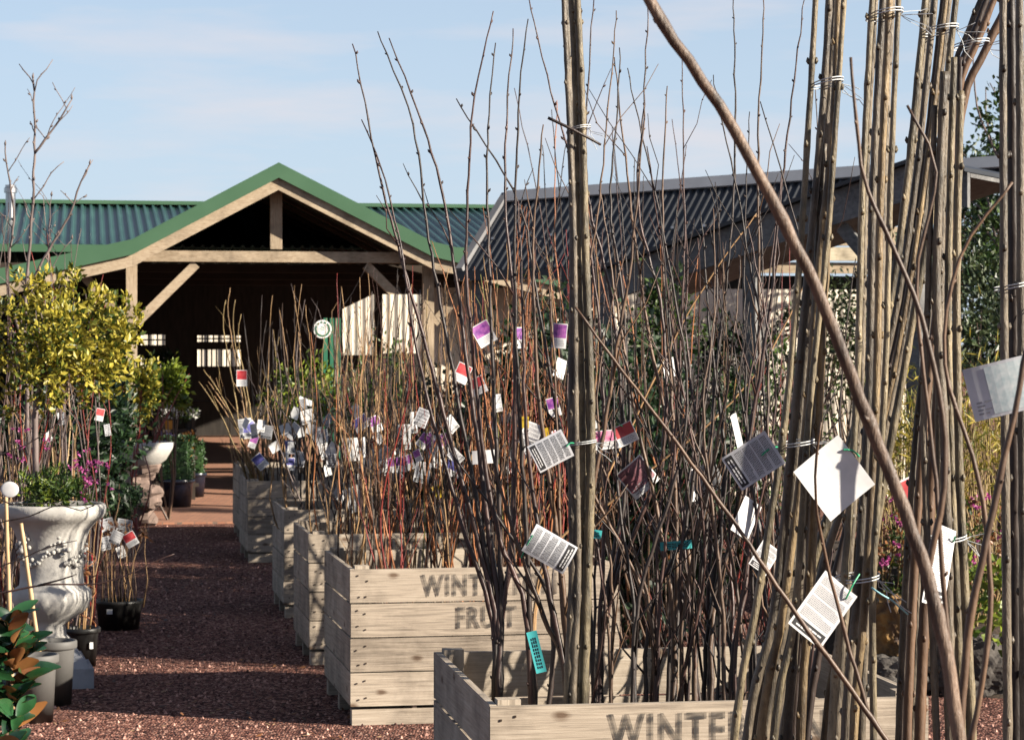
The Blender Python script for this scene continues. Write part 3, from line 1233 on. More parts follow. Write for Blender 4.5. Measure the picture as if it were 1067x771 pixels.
# ---------------------------------------------------------------- bare trees
def px_of(p): return CX + p.x * F / p.y


class Plants:
    """collects the plants of one place so that each label can give the order from the left"""
    def __init__(s, group, where): s.group, s.where, s.items = group, where, []

    def add(s, o, look): s.items.append((px_of(woff(o)), o, look))

    def finish(s, noun='bare plant'):
        s.items.sort(key=lambda q: q[0])
        n = len(s.items)
        for i, (x, o, look) in enumerate(s.items):
            o['label'] = '%s, %s from the left %s' % (look, ORD[i], s.where)
            o['group'] = s.group


def twig_stem(pts, r0, r1, mt, parent, twigs=0, sides=5, node=.12, bud=.0, gap=2, tw_len=(.12, .35)):
    mb = MB()
    stem(mb, pts, r0, r1, sides, node, gap, bud)
    n = len(pts)
    for k in range(twigs):
        i = random.randint(int(n * .25), int(n * .85))
        i = min(max(i, 1), n - 2)
        a = random.uniform(0, 6.28)
        t = (pts[i + 1] - pts[i]).normalized()
        d = (t + Vector((math.cos(a), math.sin(a), 0)) * random.uniform(.35, .8)).normalized()
        l = random.uniform(*tw_len)
        e = pts[i] + d * l + Vector((0, 0, l * .15))
        rr = (r0 + (r1 - r0) * i / n) * .6
        stem(mb, wander(pts[i], e, .05, .07, .002), rr, max(rr * .35, .001), 4, .12, 2, bud * .8)
    return mb.build('stem', mt, parent, smooth=True)


def random_shrub(base, n, hmin, hmax, spread, mt, r=.005, twigs=2, fork=.0, lean=(0, 0), name='bare_shrub', cat='bare shrub', bud=.008, foot=.03, far=False):
    t = thing(name, 'x', cat, base)
    for k in range(n):
        b = base + Vector((random.gauss(0, foot), random.gauss(0, foot), 0))
        h = random.uniform(hmin, hmax)
        tip = b + Vector((lean[0] * h + random.gauss(0, spread) * h, lean[1] * h + random.gauss(0, spread) * h, h))
        pts = wander(b, tip, .035, .09 if not far else .14, .004)
        twig_stem(pts, r * random.uniform(.75, 1.25), r * .28, random.choice(mt), t, random.randint(0, twigs), 5 if not far else 4, .12, bud)
    return t


def path_shrub(name, look, cat, base, Zs, paths, mt, r0, r1, twigs=0, bud=.01, collect=None, label=None, group=None, jit=.003):
    """a plant whose stems follow surveyed sight lines; Zs = (distance at foot, distance at tip)"""
    t = thing(name, label or 'x', cat, base, group)
    for q in paths:
        pts = [base + Vector((random.uniform(-.015, .015), random.uniform(-.015, .015), 0))]
        n = len(q)
        for i, (x, y) in enumerate(q):
            pts.append(P(x, y, Zs[0] + (Zs[1] - Zs[0]) * (i + 1) / n))
        twig_stem(smooth_path(pts, .05, jit), r0 * random.uniform(.85, 1.15), r1, random.choice(mt) if isinstance(mt, list) else mt, t, twigs, 6, .14, bud)
    if collect: collect.add(t, look)
    return t


# --- crate one: tall dark whips and branching young trees
c1 = Plants('bare plants in the nearest crate', 'in the nearest crate')
DK = [M['dark_bark'], M['plum_bark'], M['dark_bark']]
path_shrub('bare_whip', 'tall dark whips fanning up and left', 'bare tree', Vector((P(517, 700, 7.75).x, 7.75, .34)), (7.75, 8.0), [
    [(517, 655), (497, 560), (462, 430), (424, 290), (395, 180), (368, 46)],
    [(515, 655), (505, 570), (478, 420), (447, 250), (430, 130), (393, 33)],
    [(520, 655), (510, 560), (490, 400), (463, 215), (440, 130), (405, 40)],
    [(513, 650), (480, 540), (440, 390), (412, 230), (392, 160), (377, 125)],
    [(522, 650), (519, 520), (512, 330), (508, 200), (509, 120), (516, 45)],
    [(522, 650), (535, 540), (536, 330), (527, 215), (528, 120), (535, 30)]], DK, .011, .0018, 1, .011, c1)
path_shrub('bare_whip', 'dark whip leaning across the middle', 'bare tree', Vector((P(560, 712, 7.55).x, 7.55, .34)), (7.55, 7.6), [
    [(548, 640), (520, 560), (500, 440), (487, 300), (487, 200), (495, 100), (515, 12)],
    [(552, 640), (545, 500), (537, 330), (537, 215), (541, 100), (550, 20)],
    [(575, 640), (520, 540), (470, 470), (455, 430)]], DK, .009, .0018, 1, .011, c1)
path_shrub('bare_sapling', 'brown branching sapling beside the pole bundle', 'bare tree', Vector((P(592, 715, 7.4).x, 7.4, .34)), (7.4, 7.5), [
    [(588, 695), (572, 655), (540, 570), (515, 480), (500, 390)],
    [(588, 700), (577, 640), (562, 560), (548, 450), (545, 330), (540, 210)],
    [(592, 700), (588, 620), (575, 520), (560, 400), (556, 260), (566, 130)],
    [(590, 690), (584, 610), (582, 500), (578, 380), (572, 300)],
    [(594, 700), (600, 600), (620, 500), (640, 380), (660, 250), (672, 110)]], [M['brown_bark'], M['brown_bark'], M['plum_bark']], .010, .002, 2, .009, c1)
path_shrub('bare_whip', 'dark whips crossing behind the pole bundle', 'bare tree', Vector((P(622, 705, 7.8).x, 7.8, .34)), (7.8, 8.1), [
    [(625, 650), (630, 540), (628, 400), (618, 280), (598, 180), (578, 110), (551, 0)],
    [(628, 650), (650, 540), (640, 330), (612, 200), (613, 90), (618, 0)],
    [(630, 640), (655, 480), (650, 330), (636, 215), (642, 130), (646, 50)],
    [(632, 640), (690, 470), (690, 330), (665, 215), (671, 110), (675, 8)],
    [(615, 640), (605, 560), (580, 430), (556, 290), (540, 210), (475, 103)]], DK, .009, .0018, 1, .010, c1)
for x0, look, tips in (
        (702, 'slim dark sapling near the back board', [(690, 560, 660, 420, 640, 300, 625, 190), (705, 560, 700, 420, 690, 260, 695, 90), (712, 570, 730, 450, 745, 330, 750, 210)]),
        (722, 'forked dark sapling against the back board', [(700, 600, 650, 480, 600, 400), (716, 560, 690, 420, 668, 300, 640, 60), (735, 560, 745, 400, 765, 200, 764, 0)]),
        (741, 'brown many branched sapling', [(728, 650, 700, 600, 670, 540, 640, 470), (738, 620, 740, 520, 720, 400, 712, 290), (748, 620, 772, 520, 790, 380, 790, 160, 796, 0), (744, 600, 755, 480, 740, 350, 730, 220)]),
        (762, 'brown sapling with a low fork', [(752, 650, 735, 590, 725, 520, 735, 430), (770, 650, 780, 580, 778, 480, 800, 340, 815, 190, 838, 0), (763, 630, 760, 520, 765, 410)]),
        (806, 'reddish sapling partly behind the long poles', [(800, 640, 790, 560, 780, 470, 765, 360), (812, 640, 822, 560, 830, 470), (806, 620, 805, 520, 800, 420, 805, 330)]),
        (826, 'short forked sapling near the right side', [(815, 660, 805, 610, 790, 550), (822, 640, 826, 580, 835, 500), (838, 660, 850, 610, 862, 560)])):
    ps = [list(zip(q[0::2], q[1::2])) for q in tips]
    zz = 7.35 + (826 - x0) * .002 + random.uniform(0, .3)
    path_shrub('bare_sapling', look, 'bare tree', Vector((P(x0, 720, zz).x, zz, .34)), (zz, zz + .3), [[(x0 + random.uniform(-3, 3), 675)] + q for q in ps],
               [M['brown_bark'], M['plum_bark'], M['dark_bark']], .010, .0017, 3, .008, c1)
for k in range(4):
    b = CP(K1, .36 + .16 * k, random.uniform(.25, .85), .34)
    c1.add(random_shrub(b, 3, 1.0, 2.2, .11, DK + [M['brown_bark']], .006, 3, name='bare_whip', cat='bare tree'), 'thin dark branching whips')
for k in range(13):
    x0 = 640 + 16 * k + random.uniform(-5, 5)
    zz = random.uniform(7.35, 7.95)
    xt = x0 + random.gauss(-12, 38)
    yt = random.choice((random.uniform(-10, 90), random.uniform(60, 220), random.uniform(180, 330)))
    xm = (x0 + xt) / 2 + random.gauss(0, 28)
    q1 = [(x0 + random.uniform(-4, 4), 640), (xm, 440), ((xm + xt) / 2 + random.gauss(0, 7), (440 + yt) / 2), (xt, yt)]
    x2 = x0 + random.gauss(5, 45)
    q2 = [(x0 + random.uniform(-4, 4), 650), ((x0 + x2) / 2 + random.gauss(0, 14), 510), (x2, random.uniform(300, 430))]
    path_shrub('bare_whip', 'dark whip of two leaders', 'bare tree', Vector((P(x0, 712, zz).x, zz, .34)), (zz, zz + .2), [q1, q2], DK + [M['brown_bark']], .0072, .0015, 5, .008, c1)
c1.finish()

# --- crate two: orange and red stems
c2 = Plants('bare shrubs in the stencilled crate', 'in the second crate')
cols2 = [([M['tan_bark'], M['orange_bark']], 'tan and orange stems'), ([M['red_bark'], M['orange_bark']], 'red stemmed shrub'), ([M['orange_bark'], M['brown_bark']], 'orange brown stems'),
         ([M['green_bark'], M['tan_bark']], 'greenish stems'), ([M['orange_bark'], M['tan_bark']], 'bright orange stems')]
for k in range(13):
    fu = .10 + .80 * k / 12
    mt, look = cols2[k % 5]
    b = CP(K2, fu, random.uniform(.15, .85), .34)
    c2.add(random_shrub(b, 9, .85, 1.75, .085, mt + [M['dark_bark'], M['brown_bark']], .0052, 3, foot=.05), look)
for fu, n in ((.60, 16), (.72, 18), (.82, 14)):
    b = CP(K2, fu, random.uniform(.4, .7), .34)
    c2.add(random_shrub(b, n, 1.2, 2.1, .05, [M['orange_bark'], M['orange_bark'], M['orange_bark'], M['tan_bark'], M['red_bark']], .0052, 5, foot=.05), 'dense upright clump of orange stems')
c2.finish()

# --- crate three
c3 = Plants('bare shrubs in the third crate', 'in the third crate')
for k in range(12):
    fu = .10 + .80 * k / 11
    mt, look = [([M['tan_bark'], M['tan_bark']], 'tan stems'), ([M['orange_bark'], M['tan_bark']], 'orange tan stems'), ([M['plum_bark'], M['dark_bark']], 'dark plum stems'), ([M['tan_bark'], M['red_bark']], 'tan and red stems')][k % 4]
    b = CP(K3, fu, random.uniform(.15, .85), .34)
    c3.add(random_shrub(b, 8, .85, 1.85, .08, mt + [M['dark_bark']], .0058, 3, foot=.04), look)
c3.finish()
# --- far crates
c4 = Plants('bare shrubs in the shaded far crates', 'in the far crates')
for c, fus in ((K4, (.11, .27, .5, .75)), (K5, (.11, .23, .4, .6, .8)), (K6, (.1, .4, .7, .9))):
    for j, fu in enumerate(fus):
        mt, look = [([M['tan_bark'], M['yellow_bark']], 'straw coloured stems'), ([M['dark_bark'], M['grey_bark']], 'dark twiggy stems'), ([M['tan_bark'], M['brown_bark']], 'tan stems')][j % 3]
        b = CP(c, fu, random.uniform(.2, .8), .34)
        c4.add(random_shrub(b, 10, .9, 1.9, .11, mt + [M['dark_bark']], .0068, 3, foot=.05, far=True, lean=(-.03, 0)), look)
for q, look in (([(256, 470), (235, 420), (212, 385)], 'long stems leaning far out to the left'), ([(262, 470), (250, 400), (238, 330), (240, 300)], 'yellow knobbly upright stems')):
    t = path_shrub('bare_shrub', look, 'bare shrub', CP(K5, .10 if q[0][0] == 256 else .2, .4, .34), (20.0, 20.0),
                   [[(x + d, y + abs(d) * 2.5) for x, y in q] for d in (-5, 0, 5, 11)], [M['tan_bark'], M['yellow_bark'], M['brown_bark']], .0085, .003, 2, .010, c4)
c4.finish()

# --- dark shrubs standing on the ground right of the row
c5 = Plants('bare shrubs on the ground right of the crates', 'on the ground behind the nearest crate')
for k in range(12):
    Z = random.uniform(12.4, 14.6)
    b = Vector((P(655 + k * 19 + random.uniform(-6, 6), 500, Z).x, Z, 0))
    mt, look = [([M['plum_bark'], M['dark_bark']], 'dark plum whips'), ([M['brown_bark'], M['red_bark']], 'red brown whips'), ([M['dark_bark'], M['brown_bark']], 'dark brown whips')][k % 3]
    c5.add(random_shrub(b, 7, 1.1, 2.4, .14, mt + [M['dark_bark']], .006, 5, foot=.05), look)
c5.finish()
c6 = Plants('tall whips behind the second crate', 'behind the second crate')
for k in range(6):
    Z = random.uniform(12.6, 13.0)
    b = Vector((P(585 + k * 25, 500, Z).x, Z, 0))
    c6.add(random_shrub(b, 6, 1.9, 3.1, .06, DK + [M['orange_bark']], .0075, 2, foot=.05, name='bare_whip', cat='bare tree'), 'tall thin dark whips')
c6.finish()


# ---------------------------------------------------------------- pole bundles
def pole_bundle(label, Z, poles, ties, mats, r=.0112, group='bundles of tall bare poles', zj=.05, foot=True, base_z=0.0, twm='twine_white', taper=.62):
    b0 = P(poles[0][-1][0], 771, Z)
    base = Vector((b0.x, Z, base_z))
    t = thing('bare_pole_bundle', label, 'pole bundle', base, group)
    n0 = len(poles)
    poles = list(poles)
    mats = list(mats)
    if n0 >= 3 and len(poles[0]) > 3:
        for i in range(n0 - 1):
            poles.append([((a[0] + b[0]) / 2 + (3 if i % 2 else -2), a[1]) for a, b in zip(poles[i], poles[i + 1])] if len(poles[i]) == len(poles[i + 1]) else [(x + 6, y) for x, y in poles[i + 1]])
    n = len(poles)
    for i, q in enumerate(poles):
        z = Z + (zj * ((i * 37 % 10) / 5 - 1) if i < n0 else zj + .035)
        pts = [P(x, y, z) for x, y in q]          # top to bottom
        d = pts[-1] - pts[-2]
        if foot:
            k = (pts[-1].z - base_z) / max(.2, -d.z)
            pts.append(Vector((pts[-1].x + d.x * k * .45, z, base_z)))
        pts = pts[::-1]
        sp = smooth_path(pts, .03, .0005)
        mb = MB()
        rr = r * random.uniform(.75, 1.22)
        m_ = len(sp)
        rad = []
        ph = random.randint(0, 5)
        gap = random.choice((4, 5))
        for j in range(m_):
            rad.append((rr * (1 - (1 - taper) * j / m_)) * (1.14 if (j + ph) % gap == 0 else 1) * (1 + .04 * noise.noise(sp[j] * 12)))
        mb.tube(sp, rad, 10)
        a = random.uniform(0, 6)
        for j in range(2, m_ - 1):
            if (j + ph) % gap == 0:
                a += 3.14 / 2
                for s in (0, math.pi):
                    x = Vector((math.cos(a + s), math.sin(a + s), 0))
                    b1 = sp[j] + x * rad[j] * .75
                    mb.tube([b1, b1 + x * .004 + Vector((0, 0, .006)), b1 + x * .004 + Vector((0, 0, .013))], [.005, .0045, .0015], 5)
        mb.build('stem', mats[i % len(mats)] if i < n0 else M[('pole2', 'dark_bark')[i % 2]], t, smooth=True)
    for (x0, x1, y) in ties:
        mb = MB()
        a, b = P(x0, y, Z), P(x1, y, Z)
        cc = (a + b) / 2
        rx = (b - a).length / 2 + .004
        for dz in (0, .006):
            pts = [cc + Vector((rx * math.cos(k * math.pi / 10), (zj + .028) * math.sin(k * math.pi / 10), dz + .006 * math.cos(k * math.pi / 10))) for k in range(21)]
            mb.tube(pts, [.0014] * 21, 5)
        kn = b + Vector((.0, -.01, 0))
        for k in range(4):
            e = kn + Vector((random.uniform(.02, .07), random.uniform(-.05, 0), random.uniform(-.07, .02)))
            mb.tube(wander(kn, e, .12, .015, .001), [.0014] * len(wander(kn, e, .1, .015)) if False else [.0014] * 200, 4) if False else None
            w_ = wander(kn, e, .15, .015, .001)
            mb.tube(w_, [.0009] * len(w_), 4)
        mb.build('twine', M[twm], t)
    return t


M['pole3'] = pole_bark('warm_olive_bark', (.08, .053, .026), (.33, .235, .12), (.28, .26, .25))
PM = [M['pole'], M['pole2'], M['pole3'], M['pole'], M['pole2'], M['pole3']]
pole_bundle('pale pole bundle fanning out to lower left, nearest the large grey printed tag', 5.25, [
    [(852, -40), (838, 200), (820, 420), (790, 620), (765, 771)],
    [(866, -40), (858, 100), (845, 250), (826, 450), (806, 640), (778, 771)],
    [(875, -40), (868, 130), (855, 260), (838, 460), (815, 640), (792, 771)],
    [(882, -40), (874, 80), (862, 250), (843, 430), (828, 640), (806, 771)],
    [(858, 150), (851, 300), (838, 560), (820, 771)],
    [(866, 180), (858, 330), (845, 600), (834, 771)]],
    [(848, 876, 88), (813, 846, 463)], PM)
pole_bundle('straight pole bundle tied at the top with white twine, square blank tag beside it', 5.0, [
    [(911, -40), (899, 190), (893, 400), (880, 600), (866, 771)],
    [(922, -40), (910, 190), (905, 420), (893, 620), (881, 771)],
    [(929, -40), (918, 190), (912, 430), (900, 640), (889, 771)],
    [(938, -40), (928, 190), (922, 400), (910, 600), (910, 771)]],
    [(905, 938, 17), (872, 914, 603)], PM)
pole_bundle('pole bundle leaning steeply left across its neighbours, tied near the top', 5.45, [
    [(968, -40), (945, 190), (922, 340), (880, 480), (838, 620), (800, 771)],
    [(978, -40), (955, 180), (930, 340), (893, 480), (855, 600), (815, 771)],
    [(990, -40), (963, 190), (938, 350), (903, 520), (880, 640), (858, 771)],
    [(1000, -40), (975, 190), (950, 340), (918, 520), (902, 640), (893, 771)]],
    [(962, 996, 33)], PM)
pole_bundle('upright pole bundle with a green tied white tag low down, right of centre group', 5.15, [
    [(984, 75), (976, 300), (985, 480), (990, 771)],
    [(994, 60), (988, 300), (992, 500), (1002, 771)],
    [(1001, 95), (997, 300), (1000, 500), (1013, 771)],
    [(974, 110), (967, 300), (963, 470), (976, 771)]],
    [(968, 1004, 562)], [M['pole2'], M['pole'], M['pole'], M['pole2']])
pole_bundle('short brown poles leaning right at the top corner', 5.6, [
    [(1052, -40), (1020, 40), (998, 100), (985, 240), (960, 480), (945, 771)],
    [(1038, -40), (1010, 30), (990, 90), (978, 240), (952, 480), (936, 771)],
    [(1062, -20), (1028, 50), (1003, 110), (992, 240), (972, 480), (958, 771)]],
    [(995, 1028, 48)], [M['brown_bark'], M['pole2']], r=.012)
pole_bundle('dark shaded pole bundle along the right edge of the view', 4.8, [
    [(1045, -40), (1046, 300), (1050, 771)],
    [(1053, -40), (1056, 300), (1058, 771)],
    [(1062, -40), (1064, 300), (1068, 771)]],
    [(1040, 1066, 300)], [M['pole2'], M['dark_bark'], M['pole2']], r=.012)
pole_bundle('straight pole bundle standing in the nearest crate, tied in the middle of the view', 7.3, [
    [(586, -30), (592, 100), (598, 250), (600, 450), (602, 600), (597, 725)],
    [(594, -30), (600, 100), (602, 250), (606, 450), (604, 600), (604, 725)],
    [(600, -30), (606, 100), (610, 260), (616, 450), (612, 600), (608, 725)],
    [(592, 60), (597, 250), (596, 450), (597, 600), (592, 725)]],
    [(591, 620, 462), (594, 614, 135)], [M['pole2'], M['pole'], M['pole']], r=.0135, foot=True, base_z=.34, zj=.035)

t = thing('snapped_twig', 'short dark snapped twig caught crosswise high in the middle pole bundle', 'twig', P(598, 137, 7.24))
mb = MB()
stem(mb, smooth_path([P(571, 123, 7.22), P(598, 136, 7.22), P(626, 151, 7.26)], .02, .001), .005, .004, 6, .1, 3)
mb.build('stick', M['dark_bark'], t, smooth=True)
t = thing('blue_string', 'loose end of pale blue string hanging from the straight pole bundle', 'string', P(914, 614, 4.94))
mb = MB()
sp = smooth_path([P(908, 612, 4.94), P(918, 619, 4.93), P(930, 626, 4.95), P(946, 640, 4.98)], .01, .0006)
mb.tube(sp, [.0022] * len(sp), 6)
mb.build('strand', M['twine_blue'], t, smooth=True)
# ---------------------------------------------------------------- blurred branches close to the camera
t = thing('bare_tree', 'out of focus bare tree close by, thick limb sweeping up to the left', 'bare tree', Vector((P(1010, 771, 3.1).x + .1, 3.1, 0)))
base = woff(t)
pts = [base, Vector((base.x - .03, 3.1, .6)), P(1000, 771, 3.1), P(966, 600, 3.1), P(905, 440, 3.08), P(850, 300, 3.05), P(765, 135, 3.0), P(690, 25, 2.95), P(655, -40, 2.95)]
mb = MB()
stem(mb, smooth_path(pts, .03, .0016), .0125, .0066, 10, .16, 9, .008)
mb.build('limb', pole_bark('limb_bark', (.06, .04, .03), (.24, .16, .11), (.35, .33, .32)), t, smooth=True)
for q, Z, r0, r1 in (
        ([(965, 600), (985, 480), (960, 330), (905, 200), (893, 130), (887, 60)], 3.3, .005, .002),
        ([(1000, 771), (1012, 640), (1046, 480), (1067, 380), (1085, 250)], 3.2, .006, .003),
        ([(1010, 780), (1032, 640), (1020, 500), (985, 380), (1000, 270), (1055, 190)], 3.4, .0045, .002),
        ([(990, 700), (975, 500), (955, 300), (975, 180), (945, 110)], 3.6, .004, .002)):
    mb = MB()
    stem(mb, smooth_path([P(x, y, Z) for x, y in q], .03, .001), r0, r1, 8, .15, 5, .006)
    mb.build('branch', M['brown_bark'], t, smooth=True)
t = thing('bare_branch_sapling', 'thin brown sapling whose long branch slants down through the middle', 'bare tree', Vector((P(1075, 771, 4.4).x, 4.4, 0)))
base = woff(t)
mb = MB()
stem(mb, smooth_path([base, P(1030, 1010, 4.4), P(962, 838, 4.4), P(908, 748, 4.4), P(830, 640, 4.4), P(762, 540, 4.4), P(700, 455, 4.4), P(640, 375, 4.4), P(600, 320, 4.4)], .03, .0012), .0085, .0022, 8, .14, 5, .006)
mb.build('branch', M['brown_bark'], t, smooth=True)
mb = MB()
stem(mb, smooth_path([P(905, 745, 4.4), P(870, 620, 4.4), P(850, 520, 4.35), P(855, 440, 4.3)], .03, .0012), .004, .002, 6, .14, 5, .006)
mb.build('branch', M['brown_bark'], t, smooth=True)
# sunlit tan twig that slants up to the right behind the bundle
t = path_shrub('bare_whip', '', 'bare tree', Vector((P(560, 700, 9.3).x, 9.3, 0)), (9.3, 9.3), [[(560, 620), (600, 560), (660, 440), (720, 320), (790, 220)], [(562, 600), (640, 520), (740, 440), (800, 370), (860, 250)]],
               M['tan_bark'], .007, .0022, 1, .008, None, 'long tan whips slanting up to the right in front of the charcoal roof', None)


# ---------------------------------------------------------------- tags
def plant_tag(x, y, Z, wpx, hpx, roll, style, label, yaw=0, pitch=0, tie=None, group='plant tags tied to the bare stems', curl=.0, name='plant_tag'):
    """card of wpx by hpx (as seen at distance Z) turned by roll in its own plane"""
    if not curl: curl = random.uniform(-.11, .12)
    c = P(x, y, Z)
    w_, h_ = wpx * Z / F, hpx * Z / F
    Mx = Matrix.Rotation(R(yaw), 3, 'Z') @ Matrix.Rotation(R(pitch), 3, 'X') @ Matrix.Rotation(R(-roll), 3, 'Y')
    t = thing(name, label, 'tag', c, group)

    def pt(a, b, d=0.0):                    # a,b in -.5...5, d towards the viewer
        return c + Mx @ Vector((a * w_, -d - curl * w_ * (4 * a * a - .3), b * h_))

    def patch(mb, a0, a1, b0, b1, d, n=6, mi=0):
        vs = []
        for i in range(n + 1):
            a = a0 + (a1 - a0) * i / n
            vs += [pt(a, b0, d), pt(a, b1, d)]
        mb.add(vs, [(2 * i, 2 * i + 2, 2 * i + 3, 2 * i + 1) for i in range(n)], mi)
    mb = MB()
    n = 8
    vs = []
    for i in range(n + 1):
        a = -.5 + i / n
        vs += [pt(a, -.5, .0004), pt(a, .5, .0004), pt(a, .5, -.0004), pt(a, -.5, -.0004)]
    fs = []
    for i in range(n):
        p, q = 4 * i, 4 * i + 4
        fs += [(p, q, q + 1, p + 1), (p + 1, q + 1, q + 2, p + 2), (p + 2, q + 2, q + 3, p + 3), (p + 3, q + 3, q, p)]
    fs += [(0, 1, 2, 3), (4 * n + 3, 4 * n + 2, 4 * n + 1, 4 * n)]
    mb.add(vs, fs)
    base = M['teal'] if style == 'teal' else M['pr_yellow'] if style == 'yellow' else M['paper_grey'] if style in ('print', 'faded') else M['paper']
    mb.build('card', base, t)
    D = .0011
    rnd = random.Random(int(x * 7 + y))
    if style in ('print', 'printw'):
        mb = MB()
        patch(mb, -.44, .44, -.46, -.30, D)                   # black heading bar
        mb.build('heading_bar', M['ink'], t)
        mb = MB()
        for b in (-.36, -.42):
            a = -.34
            while a < .3:
                l = rnd.uniform(.06, .14)
                patch(mb, a, a + l, b - .012, b + .014, D + .0006, 1)
                a += l + .02
        mb.build('heading_letters', M['paper'], t)
        mb = MB()
        for k in range(26):
            b = -.25 + k * .027
            if k in (6, 13, 20): continue
            a = -.42
            end = .42 if k % 7 != 5 else rnd.uniform(0, .3)
            while a < end:
                l = rnd.uniform(.02, .07)
                patch(mb, a, min(a + l, .43), b, b + .011, D, 1)
                a += l + .014
        mb.build('small_print', M['ink_soft'] if style == 'printw' else M['ink'], t)
    elif style == 'teal':
        mb = MB()
        for k in range(3):
            if h_ > w_:
                for q in range(9): patch(mb, -.25 + k * .2, -.15 + k * .2, -.4 + q * .085, -.35 + q * .085 + rnd.uniform(0, .03), D, 1)
            else:
                for q in range(9): patch(mb, -.4 + q * .085, -.35 + q * .085 + rnd.uniform(0, .03), -.25 + k * .2, -.15 + k * .2, D, 1)
        mb.build('small_print', M['pot_blue'], t)
    elif style in ('purple', 'pink', 'red', 'dark', 'blue', 'faded'):
        mb = MB()
        if style == 'faded':
            patch(mb, -.2, .46, -.44, .44, D)
        else:
            patch(mb, -.46, .46, -.08 if style != 'dark' else -.3, .46, D)
        mb.build('picture', M['pr_' + style], t)
        mb = MB()
        for k in range(4):
            b = -.40 + k * .07
            a = -.4 if style != 'faded' else -.42
            while a < (.3 if style != 'faded' else -.3):
                l = rnd.uniform(.05, .14)
                patch(mb, a, a + l, b, b + .03, D, 1)
                a += l + .03
        mb.build('small_print', M['ink_soft'], t)
    if tie:
        mb = MB()
        a = pt(tie[0], tie[1], .002)
        e = c + Vector((tie[2] * Z / F, .02, -tie[3] * Z / F))
        mid = (a + e) / 2 + Vector((0, -.01, .006))
        p_ = smooth_path([a + Vector((0, .004, 0)), a + Vector((0, -.004, .001)), mid, e], .008)
        mb.tube(p_, [.0019] * len(p_), 6)
        mb.build('tie', M['tie_green'], t)
    return t


plant_tag(574, 470, 7.1, 31, 40, -63, 'print', 'grey printed tag tied left of the middle pole bundle, black bar at its left end', tie=(.1, .42, 24, -8), yaw=6)
plant_tag(573, 572, 7.0, 32, 50, 60, 'print', 'grey printed tag on a green tie, black bar at its right end, above the crate', tie=(.1, .46, -30, 10), yaw=4)
plant_tag(785, 480, 5.1, 40, 54, -57, 'print', 'large grey printed tag tied to the left fanning pole bundle', tie=(0, .2, 26, -14), yaw=-8)
plant_tag(869, 498, 4.85, 62, 66, 38, 'blank', 'large square blank white tag with twig shadows, seen from its back', tie=(.42, .25, 28, -22), yaw=12, curl=.03)
plant_tag(857, 635, 4.8, 46, 68, -38, 'printw', 'white printed tag with black bar at its lower edge, beside the straight bundle', tie=(.3, .36, 40, -36), yaw=16, curl=.03)
plant_tag(979, 590, 4.95, 40, 84, -16, 'printw', 'narrow white printed tag turned edge on below a bright green tie', tie=(.4, .36, 18, -30), yaw=45)
plant_tag(1045, 404, 4.3, 72, 56, 14, 'faded', 'faded picture tag at the right edge of the view', yaw=-10)
plant_tag(951, 523, 6.4, 28, 52, 24, 'red', 'purple and red picture tag behind the right pole bundles', yaw=10)
plant_tag(632, 458, 7.7, 30, 20, 5, 'pink', 'deep pink picture tag right of the middle pole bundle', yaw=15)
plant_tag(652, 452, 7.65, 22, 22, 25, 'red', 'dark red picture tag with white border right of the middle pole bundle', yaw=-15, tie=(0, .4, -6, -6))
plant_tag(665, 497, 7.8, 34, 34, 40, 'dark', 'dark photo tag with white border hanging corner down', yaw=10)
plant_tag(769, 462, 7.2, 14, 66, 28, 'blank', 'white tag curled to a slender blade above the large grey printed tag', yaw=60, curl=.2)
plant_tag(735, 500, 8.0, 34, 30, 25, 'printw', 'white printed tag in shade left of the large grey printed tag', yaw=-25)
plant_tag(778, 540, 7.6, 26, 40, -30, 'blank', 'white tag half hidden below the large grey printed tag', yaw=35)
plant_tag(797, 581, 7.0, 24, 30, -35, 'printw', 'white printed tag partly hidden behind the fanning poles', yaw=20)
plant_tag(724, 505, 8.4, 12, 34, 5, 'blank', 'thin white tag edge on among the dark saplings', yaw=60)
plant_tag(559, 679, 6.9, 11, 44, 14, 'teal', 'teal plastic tag hanging upright over the nearest crate', name='stem_tag')
plant_tag(705, 568, 7.7, 34, 9, 5, 'teal', 'teal plastic tag lying level among the dark saplings', name='stem_tag')
plant_tag(618, 556, 7.6, 18, 9, -8, 'teal', 'teal plastic band behind the middle pole bundle', name='stem_tag')



def small_tags(where, Z, lst, group):
    its = []
    for (x, y, w_, h_, roll, style, yaw) in lst:
        t = plant_tag(x, y, Z + random.uniform(-.3, .3), w_, h_, roll, style, 'x', yaw=yaw, group=group)
        its.append((x, t, style))
    its.sort(key=lambda q: q[0])
    nm = {'purple': 'purple and white', 'pink': 'pink and white', 'red': 'red and white', 'blue': 'blue and white', 'dark': 'dark photo', 'blank': 'plain white',
          'printw': 'white printed', 'print': 'grey printed', 'yellow': 'yellow'}
    for i, (x, t, s) in enumerate(its):
        t['label'] = '%s tag, %s from left %s' % (nm[s], ORD[i], where)


